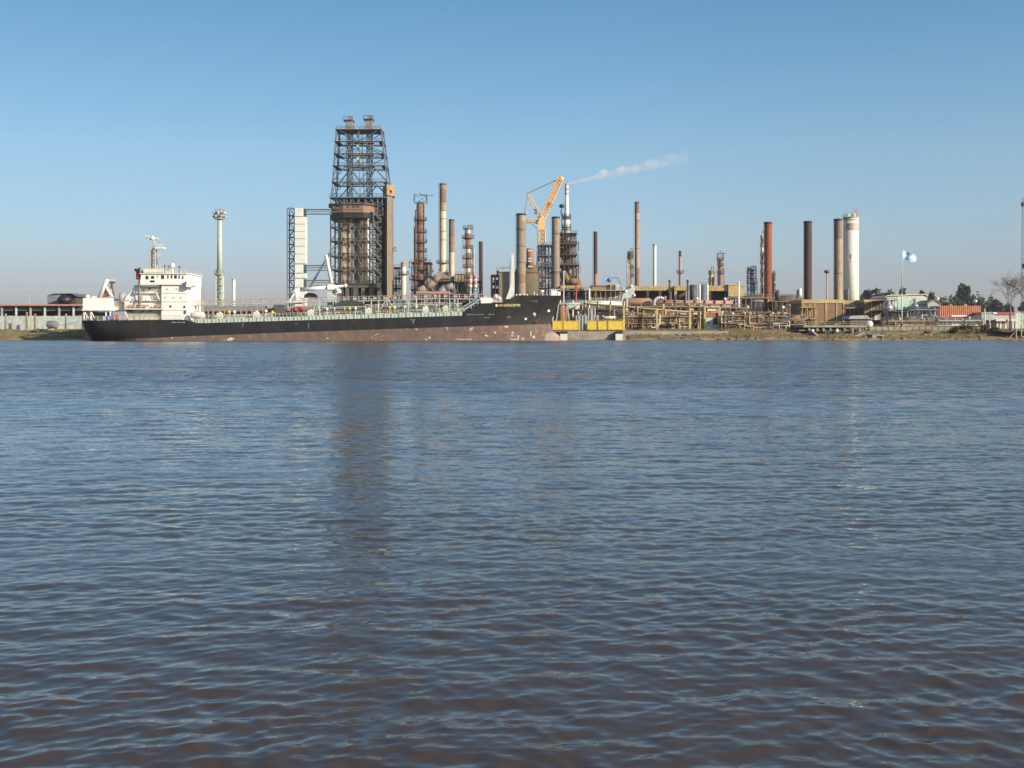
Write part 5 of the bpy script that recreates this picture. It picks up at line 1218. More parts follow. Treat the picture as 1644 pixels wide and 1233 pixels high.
def flag():
    Y = 343; x = X(1447.8,Y); t = thing("flagpole", "tall pale flagpole flying a light blue and white banded flag on the bank", "flagpole", 1447.8, Y)
    b = MB(); b.tube((x,Y,G-.8),(x,Y,Z(470,Y)),.2,8,.16); b.tube((x,Y,Z(470,Y)),(x,Y,Z(399,Y)),.15,8,.08); b.sphere(x,Y,Z(398.5,Y),.2,6); build("pole", b, palegr, t)
    b = MB(); b.box(x-.9,x+.9,Y-.9,Y+.9,G-1,G-.1); b.lathe(x,Y,[(.4,G-.1),(.35,G+2.2),(.2,G+2.3)],10); build("base", b, dconcr, t)
    W, Hh, nx, nz = 4.9, 2.9, 30, 12; z0 = Z(401,Y); b = MB(); vs = []
    for j in range(nz+1):
        for i in range(nx+1):
            u, v = i/nx, j/nz; droop = -1.6*u**1.0-.5*u*u
            hh = Hh*(1-.22*u)
            vs.append((x+.2+W*u*.93+.1*math.sin(9*u+2*v), Y+.5*math.sin(7.5*u+1.2*v)*min(1,u*3), z0+droop-hh*v+.16*math.sin(8*u+1)*u))
    for j in range(nz):
        b.mat(1 if nz/3 <= j < 2*nz/3 else 0)
        for i in range(nx): a = j*(nx+1)+i; b.f.append((a,a+1,a+nx+2,a+nx+1)); b.m.append(b.k); b.sm.append(True)
    b.v = vs; build("flag", b, [skybl, whcloth], t)
flag()
def jetty():
    Y = 325; t = thing("wooden_jetty", "rough wooden jetty on leaning pale posts at the right edge of the photo", "jetty", 1632, Y, 0)
    b = MB(); b.box(X(1612,Y),X(1680,Y),Y+1,Y+12,Z(533,Y),Z(531,Y)); build("deck", b, darkbr, t)
    b = MB(); b.box(X(1605,Y),X(1680,Y),Y+7,Y+8,-1,Z(533.1,Y)); build("underside_shade", b, darkbr, t)  # upright dark sheet stands for the shade beneath the deck
    for px,q in ((1632.5,524),(1641,520),(1652,524),(1666,522)): b = MB(); b.tube((X(px,Y),Y+.6,-1),(X(px+.3,Y),Y+.6,Z(q+4,Y)),.22,7,.18); build("post", b, concr, t)
    for a in (1616,1648): b = MB(); b.tube((X(a,Y),Y+.2,-.4),(X(a+15,Y),Y+.8,Z(533,Y)),.14,6); build("brace", b, concr, t)
    b = MB(); b.tube((X(1640,Y),Y,Z(541,Y)),(X(1680,Y),Y,Z(545,Y)),.2,6); build("crossbeam", b, palered, t)
jetty()
# pieces standing before the mustard shelters
tank_h(1000,1046,478.5,491.5,388,"fat rusty horizontal vessel in front of the long mustard shelter",M("rust_vessel",(.42,.20,.12),(.36,.24,.14),.3,.8))
def elbow():
    Y = 384; t = thing("pipe_elbow", "silver curved pipe elbow right of the fat rusty horizontal vessel", "pipe", 1054, Y); cx, cz = X(1059,Y), Z(487,Y); rr = 2.0
    b = MB(); P = [(cx-rr*math.cos(a*math.pi/8), Y, cz+rr*math.sin(a*math.pi/8)) for a in range(-1,7)]; b.path(P, .62, 10)
    for p in P[1:-1]: b.sphere(*p,.62,7)
    build("bend", b, silver, t)
    b = MB(); b.tube((P[0][0],Y,G),P[0],.3,6); build("stand", b, lgrey, t)
elbow()
def hood():
    Y = 392; t = thing("vent_hood", "pale grey sloping hood at the left end of the long mustard shelter", "hood", 1010, Y)
    b = MB(); b.pprism([(998,482),(1000,470),(1008,461),(1016,458),(1019,462),(1018,477),(1008,479)],Y,3); build("casing", b, palebl, t)
    b = MB(); b.sphere(X(1013,Y),Y-.6,Z(459.5,Y),.6,7); b.sphere(X(1004,Y),Y-.4,Z(468,Y),.45,7); b.tube((X(1009,Y),Y+1.5,G),(X(1009,Y),Y+1.5,Z(478,Y)),.3,6); build("fittings", b, cream, t)
hood()
for k,(px,q,m,lb) in enumerate(((925,462,red,"small red flue standing right of the ship's bow among the dark vessels"),(946,466,white,"small white flue just left of the brown box building"),(1075,452,darkbr,"thin dark flue rising above the long mustard shelter"),(1104,452,darkbr,"thin dark flue between the short mustard shelter and the ribbed tank"),(1186,455,white,"small white flue between the two mustard boxes"),(1068,478,palered,"pinkish small flue before the dark bay of the long mustard shelter"))):
    Y = 397; t = thing("small_flue", lb, "flue", px, Y, G, "small flues above the low works"); x = X(px,Y)
    b = MB(); b.lathe(x,Y,[(.32,G),(.32,Z(q,Y))],10); build("tube", b, m, t); b = MB(); b.lathe(x,Y,[(.5,Z(q,Y)),(.6,Z(q,Y)+.2),(.1,Z(q,Y)+.7)],10); build("cap", b, m, t)
# pipework and fittings standing at the edge of the bank
pipe_unit(1164,1200,506,343,"low white and brown fittings at the edge of the bank right of the kiosk",[tanstl,white,brownst,mustard,darkbr],81,fl=2,nx=5,dens=1.6,d=3)
pipe_unit(1200,1262,507,343,"row of small pumps and pipes around the bright blue valve",[tanstl,cream,bluegr,darkbr,palered,mustard],82,fl=2,nx=8,dens=1.6,d=3)
pipe_unit(1262,1290,511,344,"low brown pump group just left of the water intake",[tanstl,orangst,lgrey,darkbr],83,fl=2,nx=4,dens=1.4,d=3)
pipe_unit(1006,1054,508,345,"rusty valves and drums between the first two mustard posts",[tanstl,rust,white,orangst,black,mustard],84,fl=2,nx=6,dens=1.5,d=4)
pipe_unit(1060,1106,508,346,"orange and dark pipe pieces between the middle and third mustard posts",[tanstl,orangst,black,cream,mustard],85,fl=2,nx=6,dens=1.3,d=4)
pipe_unit(912,1000,497,356,"grey and brown pipework behind the yellow boxes",[tanstl,cream,brownst,darkbr,silver,mustard],86,fl=2,nx=10,dens=1.5,d=5)
pipe_unit(1420,1500,515,346,"low pale fittings on the parapet around the foot of the flagpole",[tanstl,concr,brownst,mustard,lgrey],87,fl=2,nx=9,dens=1.0,d=3)
pipe_unit(1506,1574,514,356,"fence posts and pale fittings in front of the orange building",[lgrey,cream,brownst],88,fl=2,nx=9,dens=.9,d=4)
# small boats / blocks on left bank
for px,lb in ((80.5,"left of two small white blocks lying on the left bank"),(85.2,"right of two small white blocks lying on the left bank")):
    Y = 341; b = MB(); x = X(px,Y); b.lathe(x,Y,[(.35,2.4),(.42,2.7),(.4,3.2),(.2,3.35)],8); b.box(x-.38,x+.38,Y-.5,Y+.4,2.3,3.15); single("white_block", lb, "block", b, white, px, Y)

# ================================================================== THE TANKER
def lerp_tab(tab, x):
    if x <= tab[0][0]: return tab[0][1]
    for (a,p),(c,q) in zip(tab,tab[1:]):
        if x <= c: return p + (q-p)*(x-a)/(c-a)
    return tab[-1][1]
DECK = [(127,515.5),(135,515),(200,514),(290,513),(300,514.2),(314,518.6),(330,518.6),(742,506.8),(767,487.8),(774,487),(806,486),(812,483),(825,474.6),(835,474),(903,473.6)]
BOOT = [(127,548),(150,547.2),(300,540),(440,534.6),(550,530.8),(700,525.8),(780,523),(884,520),(903,519)]
YC = 310.0
def ship_hull_fn():
    kmin, kmax = 127, 903
    levels = []   # (px start, px end, halfbreadth fn, z fn of px)
    def hb(taper_s, w0, taper_b, e, full=10.0):
        def f(u):
            v = full
            if u < taper_s: v = full*(w0+(1-w0)*math.sin(math.pi/2*u/taper_s)**.9)
            if u > taper_b: v = full*max(0.0, 1-((u-taper_b)/(1-taper_b))**e)
            return v
        return f
    zd = lambda px: Z(lerp_tab(DECK,px), 300.5)
    zb = lambda px: Z(lerp_tab(BOOT,px), 300.5)
    levels.append((150, 888, hb(.16,.02,.74,1.7), lambda px: -2.5))
    levels.append((140, 892, hb(.14,.05,.76,1.8), lambda px: -.2))
    levels.append((135, 884, hb(.10,.35,.80,2.0), zb))
    levels.append((129.5, 893.5, hb(.05,.62,.835,2.2), lambda px: .45*zb(px)+.55*zd(px)))
    levels.append((127, 903, hb(.03,.74,.86,2.5), zd))
    return levels
LV = ship_hull_fn()
def x_of(px): return X(px, 300.5 if px < 780 else 300.5 + (px-780)/123.0*9.5*((px-780)/123.0)**.8)
HULL = {}
def side(px, py):
    """point on the near hull side along the sight line of that pixel"""
    d = Vector((X(px,1.0), 1.0, (HY-py)/F)).normalized()
    hit = HULL["bvh"].ray_cast(Vector((0,0,H)), d)[0]
    if hit is None: return X(px,YC), YC, Z(py,YC)
    hit = hit - d*.02
    return hit.x, hit.y, hit.z
def tanker():
    t = thing("tanker_ship", "black hulled tanker with a white stern superstructure moored in front of the refinery", "ship", 500, YC, 0)
    NU = 340; us = [i/NU for i in range(NU+1)]
    grid = []
    for a,c,f,zf in LV:
        row = []
        for u in us:
            px = a+(c-a)*u; x = x_of(a)+(x_of(c)-x_of(a))*u; row.append((x, f(u), zf(px)))
        grid.append(row)
    b = MB(); n1 = NU+1
    for sgn in (-1,1):
        o = len(b.v); vs = [(x, YC+sgn*h, z) for row in grid for x,h,z in row]; fs = []
        for j in range(len(LV)-1):
            for i in range(NU):
                q = (j*n1+i, j*n1+i+1, (j+1)*n1+i+1, (j+1)*n1+i)
                fs.append((j, q if sgn < 0 else q[::-1]))
        b.v += vs
        for j,q in fs: b.f.append(tuple(k+o for k in q)); b.m.append(0 if j < 2 else 1); b.sm.append(True)
    HULL["bvh"] = BVHTree.FromPolygons([Vector(v) for v in b.v], b.f)
    for j in range(len(LV)-1):      # transom
        a0, a1 = grid[j][0], grid[j+1][0]
        b.mat(0 if j < 2 else 1).add([(a0[0],YC-a0[1],a0[2]),(a0[0],YC+a0[1],a0[2]),(a1[0],YC+a1[1],a1[2]),(a1[0],YC-a1[1],a1[2])],[(3,2,1,0)])
    boot = M("boot_top_paint",(.165,.115,.09),(.20,.13,.10),.12,.8,streak=.6,dirt=.3)
    n, l = boot.node_tree.nodes, boot.node_tree.links; bs = n["Principled BSDF"]; src = bs.inputs["Base Color"].links[0].from_socket
    geo = n.new("ShaderNodeNewGeometry")
    for (sx,sz,th,col,seed) in ((.22,.45,.68,(.30,.12,.09),7.3),(.33,.65,.655,(.58,.52,.43),1.1),(1.0,1.4,.69,(.70,.66,.56),4.4)):
        mp = n.new("ShaderNodeMapping"); mp.inputs["Scale"].default_value = (sx,sx,sz); mp.inputs["Location"].default_value = (seed,seed,seed); l.new(geo.outputs["Position"],mp.inputs[0])
        tx = n.new("ShaderNodeTexNoise"); tx.inputs["Scale"].default_value = 1; tx.inputs["Detail"].default_value = 4; l.new(mp.outputs[0],tx.inputs[0])
        r = n.new("ShaderNodeMapRange"); r.inputs[1].default_value = th; r.inputs[2].default_value = th+.03; l.new(tx.outputs[0],r.inputs[0])
        mx = n.new("ShaderNodeMix"); mx.data_type = 'RGBA'; mx.inputs[7].default_value = (*col,1); l.new(r.outputs[0],mx.inputs[0]); l.new(src,mx.inputs[6]); src = mx.outputs[2]
    l.new(src, bs.inputs["Base Color"])
    hull = build("hull", b, [boot, M("hull_black",(.013,.014,.015),(.036,.029,.025),.35,.42,streak=.18,dirt=.4)], t)
    # deck surface
    b = MB(); vs = []
    for i in range(NU+1): x,h,z = grid[-1][i]; vs += [(x,YC-h,z-.04),(x,YC+h,z-.04)]
    b.add(vs,[(2*i,2*i+2,2*i+3,2*i+1) for i in range(NU)]); build("deck", b, M("deck_green",(.10,.16,.12),(.16,.10,.07),.3,.8), t)
    # bulb under the stem, worn pale
    b = MB(); bx = X(884,YC); vs = []; nn = 16
    prof = [(0,-9),(1.1,-8),(1.7,-5),(1.75,-1),(1.35,1.4),(.8,2.5),(.05,3.1)]
    for rr,dx in prof:
        for i in range(nn): a = 2*math.pi*i/nn; vs.append((bx+dx, YC+rr*math.cos(a), .1+rr*1.5*math.sin(a)))
    b.add(vs,[(j*nn+i,(j+1)*nn+i,(j+1)*nn+(i+1)%nn,j*nn+(i+1)%nn) for j in range(len(prof)-1) for i in range(nn)],True)
    build("bulbous_bow", b, M("worn_bulb",(.50,.42,.34),(.30,.19,.15),.5,.8,dirt=.3), hull)
    # marks on the side
    def plate(b, px, py, w, h, off=.03, n=1, skew=0):
        for k in range(n):
            P = [side(px+dx,py+dy) for dx,dy in ((-w/2,h/2),(w/2,h/2),(w/2+skew,-h/2),(-w/2+skew,-h/2))]
            b.add([(p[0],p[1]-off,p[2]) for p in P],[(0,1,2,3)])
    def disc(b, px, py, r, off=.05):
        c = [side(px+r*math.cos(2*math.pi*i/12), py+r*math.sin(2*math.pi*i/12)) for i in range(12)]; b.add([(p[0],p[1]-off,p[2]) for p in c],[tuple(reversed(range(12)))])
    lw = whcloth
    b = MB(); disc(b,797.3,490.4,2.1); build("name_emblem", b, lw, hull)
    b = MB(); plate(b,804,490.3,6.5,3.6); build("name_block", b, M("mark_orange",(.75,.28,.04),None,1,.6), hull)
    b = MB(); rs = random.Random(5); px = 809.2
    while px < 835.5:
        plate(b,px,490.0,.75,3.7,.035); w = rs.choice([2.0,2.4,2.2])
        for f in rs.sample([-1.5,0,1.5],2): plate(b,px+w/2+.2,490.0+f,w-.6,.8,.04)
        if rs.random() < .5: plate(b,px+w,490.0,.7,3.7,.035)
        px += w+.95
    build("name_lettering", b, M("mark_yellow",(.80,.78,.30),None,1,.6), hull)
    b = MB()
    for px in (750,753,755.5,759,763,766.5,769,772.3,775.5): plate(b,px,505,1.1,1.6,.03,1,.3)
    for px in (785.5,788.5,792.5): plate(b,px,504.8,1.6,1.8)
    for px,py in ((779,510.3),(782,509.8),(785,510.2),(815.5,509.3),(818.5,509)): plate(b,px,py,1.7,1.2)
    for px in (276,278.5,281,285,287.5,290,293.5,296): plate(b,px,517.5,1.6,1.5)
    build("small_hull_lettering", b, lgrey, hull)
    b = MB()
    for px in (853.5,856.5,859.5,862): plate(b,px,483.5,1.5,2.3)
    build("faded_bow_lettering", b, M("mark_faded",(.22,.14,.14),(.25,.24,.24),1,.7), hull)
    b = MB()
    for px,py,r in ((844,512,1.9),(881,499,2.1)): disc(b,px,py,r)
    build("draught_discs", b, lw, hull)
    b = MB(); P = side(857,505); b.sphere(P[0],P[1]+.1,P[2],.62,8); o = build("hawse_pipe", b, lgrey, hull)
    b = MB(); P = side(860,512); x,y,z = P[0],P[1]-.25,P[2]; b.tube((x-.5,y,z+1.2),(x+.2,y,z-.7),.16,6); b.path([(x-1,y,z+.1),(x-.1,y,z-.9),(x+.9,y,z-.5)],.2,6); b.path([(x+.9,y,z-.5),(x+1,y,z+.3)],.16,6); build("anchor", b, rust, t)
    b = MB()
    for px,py,w,h in ((388,520,2,4),(389,526,1.4,3),(475,519.5,7,2.2),(569,516,8,1.2)): plate(b,px,py,w,h)
    build("red_hull_marks", b, maroon, hull)
    b = MB()
    for px,py,w,h in ((663,513.5,9,1.2),(663.5,517,2,5),(495.5,523,1.2,8),(390,522,1.2,6)): plate(b,px,py,w,h)
    build("yellow_hull_marks", b, M("mark_dull_yellow",(.32,.24,.12),None,1,.7), hull)
    b = MB(); rs = random.Random(8)
    for px in list(range(732,757,3)): plate(b,px,545.2-rs.random(),2.2,1.6)
    for px,py,w,h in ((823,534,3,3),(822,538.5,2.6,3),(832,541,2.2,6),(826,545,14,1.2),(852,536,1.6,8),(857,541,4,4),(795,534,3.4,3.4),(690,542,4,3),(684,545,4,2)): plate(b,px,py,w,h,.03,1,.8*rs.random())
    build("scraped_paint", b, M("mark_scrape",(.62,.58,.46),(.45,.36,.28),2,.8), hull)
    b = MB()
    for px,py,w,h in ((777,534,11,2.6),(812,534,14,2.4),(762,536,8,1.6),(870,538,5,2)): plate(b,px,py,w,h,.02)
    build("exposed_red_primer", b, M("mark_primer",(.38,.12,.08),(.26,.13,.10),1.2,.8), hull)
    dz = lambda px: Z(lerp_tab(DECK,px),300.5)
    # rail strip and side railing on the cargo deck
    b = MB(); step = 6
    for k in range(int((742-316)/step)+1):
        px = 316+k*step; z = dz(px); x = X(px,300.6)
        if k and px < 742: b.tube((x,300.7,z),(x,300.7,z+2.1),.05,4)
    def along(b, p0, p1, y, h, r, n=12):
        P = [(X(p0+(p1-p0)*i/n,y), y, dz(p0+(p1-p0)*i/n)+h) for i in range(n+1)]; b.path(P, r, 4)
    for h in (1.25,1.7,2.1): along(b,316,742,300.7,h,.045,20)
    build("side_railing", b, palegr, t)
    b = MB()
    P = [(X(px,300.8), dz(px)) for px in np.linspace(314,742,40)]
    b.prism([(x,z-.02) for x,z in P]+[(x,z+1.05) for x,z in reversed(P)],300.8,300.95); build("fish_plate", b, mint, t)
    b = MB()
    for k in range(36): px = 318+k*12; x = X(px,300.7); b.box(x-.07,x+.07,300.62,300.78,dz(px),dz(px)+1.2)
    build("stanchions", b, cream, t)
    # catwalk
    CW = [(308,489.5),(455,486),(480,485),(600,482),(700,478.5),(786,480)]
    Yk = 307.5; cz = lambda px: Z(lerp_tab(CW,px),Yk)
    pxs = list(np.linspace(308,786,60))
    b = MB(); Q = [(X(p,Yk),cz(p)) for p in pxs]; b.prism([(x,z-.25) for x,z in Q]+[(x,z) for x,z in reversed(Q)],Yk,Yk+1.6); cwk = build("catwalk", b, lgrey, t)
    for yy in (Yk,Yk+1.6):
        b = MB()
        for h in (.55,1.15): b.path([(x,yy,z+h) for x,z in Q],.06,4)
        for x,z in Q: b.tube((x,yy,z),(x,yy,z+1.15),.06,4)
        if yy == Yk:
            for x,z in Q[::2]: b.box(x-.04,x+.9,Yk-.06,Yk-.02,z+.25,z+.85)
        build("catwalk_railing", b, M("rail_pink",(.50,.34,.29),(.55,.48,.40),.8,.6), cwk)
    b = MB()
    for p in pxs[1::3]:
        for yy in (Yk+.1,Yk+1.5): b.tube((X(p,Yk),yy,dz(p)),(X(p,Yk),yy,cz(p)-.2),.11,4)
    build("catwalk_posts", b, mint, cwk)
    # cargo pipes
    for k,(yy,h,r,m,p0,p1) in enumerate(((304,1.2,.24,mint,330,770),(305,1.9,.22,lgrey,330,760),(306,1.4,.30,palegr,330,765),(306.8,2.6,.18,rust,345,700),(305.4,3.0,.14,teal,470,742),(303.2,.9,.18,palered,480,745),(309.8,2.2,.3,lgrey,320,760),(311,2.9,.25,brown,320,760),(308.2,3.5,.2,brown,470,760),(308.9,3.9,.22,lgrey,460,760),(309.4,3.2,.28,darkbr,330,760),(304.4,3.4,.1,cream,480,742),(303.6,2.5,.12,orangst,480,742),(306.2,3.6,.12,palered,330,470))):
        b = MB(); b.path([(X(p0+(p1-p0)*i/20,yy),yy,dz(p0+(p1-p0)*i/20)+h) for i in range(21)],r,6)
        for i in range(16): p = p0+(p1-p0)*(i+.5)/16; b.box(X(p,yy)-.1,X(p,yy)+.1,yy-.25,yy+.25,dz(p),dz(p)+h-r)
        build("cargo_pipe", b, m, t)
    # hatches, vents, valves on deck
    rs = random.Random(17)
    for k in range(46):
        px = 330+k*8.9+rs.uniform(-2,2); yy = rs.uniform(302.3,306); z = dz(px); x = X(px,yy); b = MB(); kind = rs.randrange(4)
        if 440 < px < 480: continue
        if kind == 0: b.lathe(x,yy,[(.55,z),(.55,z+1.1),(.75,z+1.15),(.75,z+1.35),(.2,z+1.5)],12); nm, m = "tank_hatch", rs.choice([mint,cream,lgrey])
        elif kind == 1: b.tube((x,yy,z),(x,yy,z+2.6),.12,6); b.lathe(x,yy,[(.12,z+2.4),(.42,z+2.7),(.42,z+3.1),(.1,z+3.3)],10); nm, m = "deck_vent", rs.choice([cream,yellow,white,mint])
        elif kind == 2: b.tube((x,yy,z),(x,yy,z+1.6),.1,6); b.lathe(x,yy-.1,[(.5,z+1.55),(.5,z+1.7)],12); b.box(x-.35,x+.35,yy-.3,yy+.3,z,z+.8); nm, m = "valve_wheel", rs.choice([red,yellow,teal,brown])
        else: b.box(x-.9,x+.9,yy-.5,yy+.5,z,z+1.3); b.box(x-1,x+1,yy-.6,yy+.6,z+1.3,z+1.42); nm, m = "deck_locker", rs.choice([cream,palered,lgrey,darkbr,white])
        build(nm, b, m, t)
    for px,m in ((498,white),(591,white),(683,white),(715,cream),(411,white),(352,cream)):
        b = MB(); yy = 301.8; z = dz(px); x = X(px,yy); b.box(x-.75,x+.75,yy,yy+1.1,z+1.0,z+2.7); b.box(x-.5,x+.5,yy+.1,yy+1,z,z+1); b.lathe(x,yy+.5,[(.6,z+2.7),(.2,z+3.0)],10); build("white_deck_box", b, m, t)
    def sbox(nm, p0,p1,q0,q1,Y,d,m,par=t,bev=0):
        b = MB(); b.pbox(p0,p1,q0,q1,Y,d); return build(nm, b, m, par)
    o = sbox("pump_room_house",328,424,491,500,307.3,4,grey)
    b = MB(); b.pprism([(440,489),(456,489),(456,507),(440,507)],304.6,3.5); build("manifold_platform", b, dgrey, t)
    b = MB()
    for k in range(10): x = X(447+k*3.2,302.6); z = dz(450)+1.0+.9*(k%2); b.tube((x,301.9,z),(x,305,z),.33,10); b.tube((x,304,dz(450)),(x,304,z),.2,6); b.lathe(x,303,[(.45,z-.45),(.45,z+.45)],8)
    build("cargo_manifold", b, black, t)
    b = MB()
    for px,py in ((474,497),(483,495.5),(486,496)): x,y,z = PT(px,py,303); b.sphere(x,y,z,.62,7)
    build("red_valves", b, red, t)
    b = MB(); x,y,z = PT(437,502,302); b.sphere(x,y,z,.5,6); b.tube((x-.9,y,z),(x+.9,y,z),.14,5); b.tube((x,y,z-1),(x,y,z+.7),.14,5); build("yellow_valve", b, yellow, t)
    # hose handling crane
    b = MB(); b.pbox(525.5,538,465,500,309,2.2); cr = build("crane_pedestal", b, M("crane_grey",(.62,.64,.62),(.55,.57,.56),.4,.5), t)
    b = MB(); b.pprism([(526,465),(525,459),(528,456),(536,456.5),(540,461),(545,464),(546,470),(539,472),(538,465)],308.6,2.8); build("slewing_house", b, shipwht, cr)
    b = MB(); b.tube(PT(464,470.5,309.5),PT(482,465.3,309.5),.35,8,.55); b.tube(PT(482,465.3,309.5),PT(530,461,309.5),.6,8,.55); b.tube(PT(530,461,309.5),PT(553,458.8,309.5),.5,8,.3); b.sphere(*PT(554.5,458.5,309.5),.55,8); build("jib", b, shipwht, cr)
    b = MB(); b.tube(PT(532.5,455.5,309.3),PT(524,412,309.3),.52,8,.50); b.sphere(*PT(523.5,411.5,309.3),.5,8); build("upright_boom", b, white, cr)
    b = MB(); b.path([PT(475,468,309),PT(462,487,309)],.3,6); b.path([PT(475,468,309),PT(478,487,309)],.4,6); b.path([PT(476,470,309.4),PT(490,482,309.4)],.25,6); b.pbox(460,484,484,488,308.6,1.5); build("jib_cradle", b, shipwht, cr)
    b = MB(); b.lathe(X(541,309),309,[(.5,Z(470,309)),(.8,Z(468,309)),(.8,Z(464,309)),(.3,Z(462,309))],10); build("winch_drum", b, lgrey, cr)
    b = MB(); b.pprism([(540,498),(541,487),(546,483.5),(556,482.5),(573,483),(581,485),(586,492),(587,498)],305.5,3.2); build("covered_hose_rack", b, dgreen, t)
    b = MB(); b.pprism([(488,478),(489,473),(494,470),(502,470.5),(506,474),(507,479)],312,4); build("winch_cover", b, M("dull_purple",(.16,.10,.10),(.12,.08,.08),.5,.8), t)
    for k,px in enumerate((504,513,521,596,607,640,655,668,700,722,735)):
        b = MB(); x = X(px,303.5); z = dz(px); b.tube((x,303.5,z),(x,303.5,z+rs.uniform(3,5.4)),.14,6); b.tube((x-.5,303.5,z+2.8),(x+.5,303.5,z+2.8),.1,4); build("vent_post", b, [mint,palegr,teal][k%3], t)
    b = MB()
    for a,c in ((610,621),(621.5,621),(632,621.5)): b.tube(PT(a,497,304),PT(c,479,304),.2,5)
    b.tube(PT(613,492,304),PT(629,492,304),.13,4); build("a_frame", b, lgrey, t)
    for px in (755.2,763.3):
        b = MB(); x = X(px,309); b.tube((x,309,dz(760)-1),(x,309,Z(462,309)),.32,8,.28); p = build("vent_mast", b, teal, t)
        b = MB()
        for k in range(4): b.mat(k%2).lathe(x,309,[(.5 if k < 3 else .62,Z(462-k*5,309)),(.5 if k < 3 else .62,Z(457-k*5,309))],12,True)
        build("vent_head", b, [white,palered], p)
    # forward part
    b = MB(); b.pbox(771,790,478,486.5,304,8); b.pbox(772,781,481,487,303,1); build("fore_deck_house", b, shipwht, t)
    b = MB(); b.sphere(*PT(796,477,305),.9,8); b.sphere(*PT(801,480,305),.8,8); b.pbox(790,806,480,485.5,304.5,6); build("mooring_winch", b, M("pinkish",(.55,.38,.34),(.62,.56,.48),.8,.7), t)
    b = MB(); b.pprism([(812,480),(816,470),(820.5,455),(821.3,408),(825.5,407),(826,466),(824,474),(818,480)],309.3,1.2); fm = build("foremast", b, white, t)
    b = MB()
    for q in (418,424,430,437,444,451,458): b.ptube(819,q,821.6,q,309.6,.06)
    b.ptube(819,418,818,462,309.6,.06); b.ptube(824,407,824.5,401,309.6,.05); build("foremast_rungs", b, lgrey, fm)
    b = MB(); b.box(X(866.5,305.5),X(874,305.5),305.5,306,Z(465,305),Z(474,305)); b.f.clear(); b.v.clear(); b.m.clear(); b.sm.clear()
    x = X(870,305); b.lathe(x,305,[(.22,Z(475,305)),(.22,Z(470,305)),(.62,Z(469.3,305)),(.68,Z(467.5,305)),(.5,Z(466,305)),(.1,Z(465.4,305))],14); build("mushroom_vent", b, white, t)
    for px,w,h in ((829,3,2.5),(834,4,3),(841,4,3),(846,3,3),(857.5,1.6,7),(862,2,3)):
        b = MB(); Y = 305; x = X(px,Y); z = Z(474.6,Y); ww = w*Y/F/2; b.lathe(x,Y,[(ww,z),(ww,z+h*.11),(ww*.6,z+h*.155),(.05,z+h*.17)],10); build("fairlead", b, white, t)
    b = MB(); b.pbox(885,895,466,474.5,307,3); b.rail(PT(884,466,306.9),PT(899,466,306.9),.3,.6,.05); b.pbox(896,900,468,474.5,308,2); build("bow_locker", b, shipwht, t)
    # -------- superstructure
    Y = 303.5; D = 13.0
    b = MB(); b.pprism([(213,514),(213,470),(216,457.5),(259,457.5),(259,514)],Y+1.4,D-2.8); sup = build("superstructure", b, shipwht, t)
    b = MB(); b.pprism([(259.2,514.5),(259.2,457.2),(301,457.2),(301,505),(303,514.5)],Y,D); ft = build("accommodation_front", b, shipwht, sup)
    b = MB(); b.pprism([(225,457.4),(225,452),(226.5,440),(300,440),(300,457.1),(259,457.1)],Y-.6,D+1.2); br = build("bridge", b, shipwht, sup)
    b = MB(); b.pbox(224,301.5,438.6,439.8,Y-1,D+2); build("bridge_roof", b, shipwht, br)
    b = MB(); b.pbox(225.5,256,457.5,460.3,Y-.3,1.6); b.pprism([(225.5,457.4),(256,457.4),(249,460.4),(225.5,460.4)],Y-.62,.3); build("wing_underside", b, grey, br)
    for px,w,q0,q1 in ((236,4.4,443,448.4),(245,4.6,443,447.5),(252.8,1.6,443.4,445.2),(261,4.6,441.8,447.8),(269.6,2,441.8,447),(275.6,2.2,441.8,447),(281.8,4,441.8,447.2),(287.6,1.8,442,447.4),(293.4,1.8,443,448)):
        b = MB(); b.pbox(px-w/2,px+w/2,q0,q1,Y-.66,.3); build("bridge_window", b, glass, br)
    b = MB(); b.pbox(241,248,450.2,453.2,Y-.66,.3); build("dark_vent", b, black, br)
    b = MB(); n = 12; pr = [(300,450),(306,449.4),(309.6,452),(309.6,458),(306,461),(298.5,460.5)]; b.pprism(pr,Y-1.8,4); b.pprism([(300.02,455),(303,455),(303,459.9),(300.02,459.9)],Y+2.3,D-4); build("bridge_wing", b, shipwht, br)
    b = MB()
    for y in (Y-.9,Y+D+.9): b.rail(PT(227,438.6,Y)[:1]+(y,Z(438.6,Y)),PT(300,438.6,Y)[:1]+(y,Z(438.6,Y)),1.15,1.3,.05)
    b.pbox(229,262,431.5,437.6,Y+2,6); build("monkey_island", b, cream, br)
    for px,q in ((264.5,426),(271,427),(288,427.5)): b = MB(); x = X(px,Y+3); b.tube((x,Y+3,Z(438,Y)),(x,Y+3,Z(q+1,Y)),.1,5); b.sphere(x,Y+3,Z(q,Y),.3,6); build("compass_post", b, dgrey, br)
    b = MB(); x = X(276.8,Y+4); b.lathe(x,Y+4,[(.5,Z(438.5,Y)),(.4,Z(431,Y))],12); b.sphere(x,Y+4,Z(426,Y+4),.72,10); build("satellite_dome", b, white, br)
    # mast
    b = MB(); Ym = 309; b.lattice(X(243,Ym),X(251,Ym),Ym-.8,Ym+.8,Z(439,Ym),Z(401,Ym),7,.16,.08,x0t=X(243.5,Ym),x1t=X(250,Ym)); b.tube(PT(262,430,Ym),PT(252,402,Ym),.12,5); b.tube(PT(258,437,Ym),PT(252,402,Ym),.12,5)
    b.pbox(243.5,247.5,384,402,Ym-.5,1); ms = build("signal_mast", b, lgrey, sup)
    b = MB(); b.pbox(242.5,245,401,430,Ym-.9,.3); build("mast_ladder", b, brown, ms)
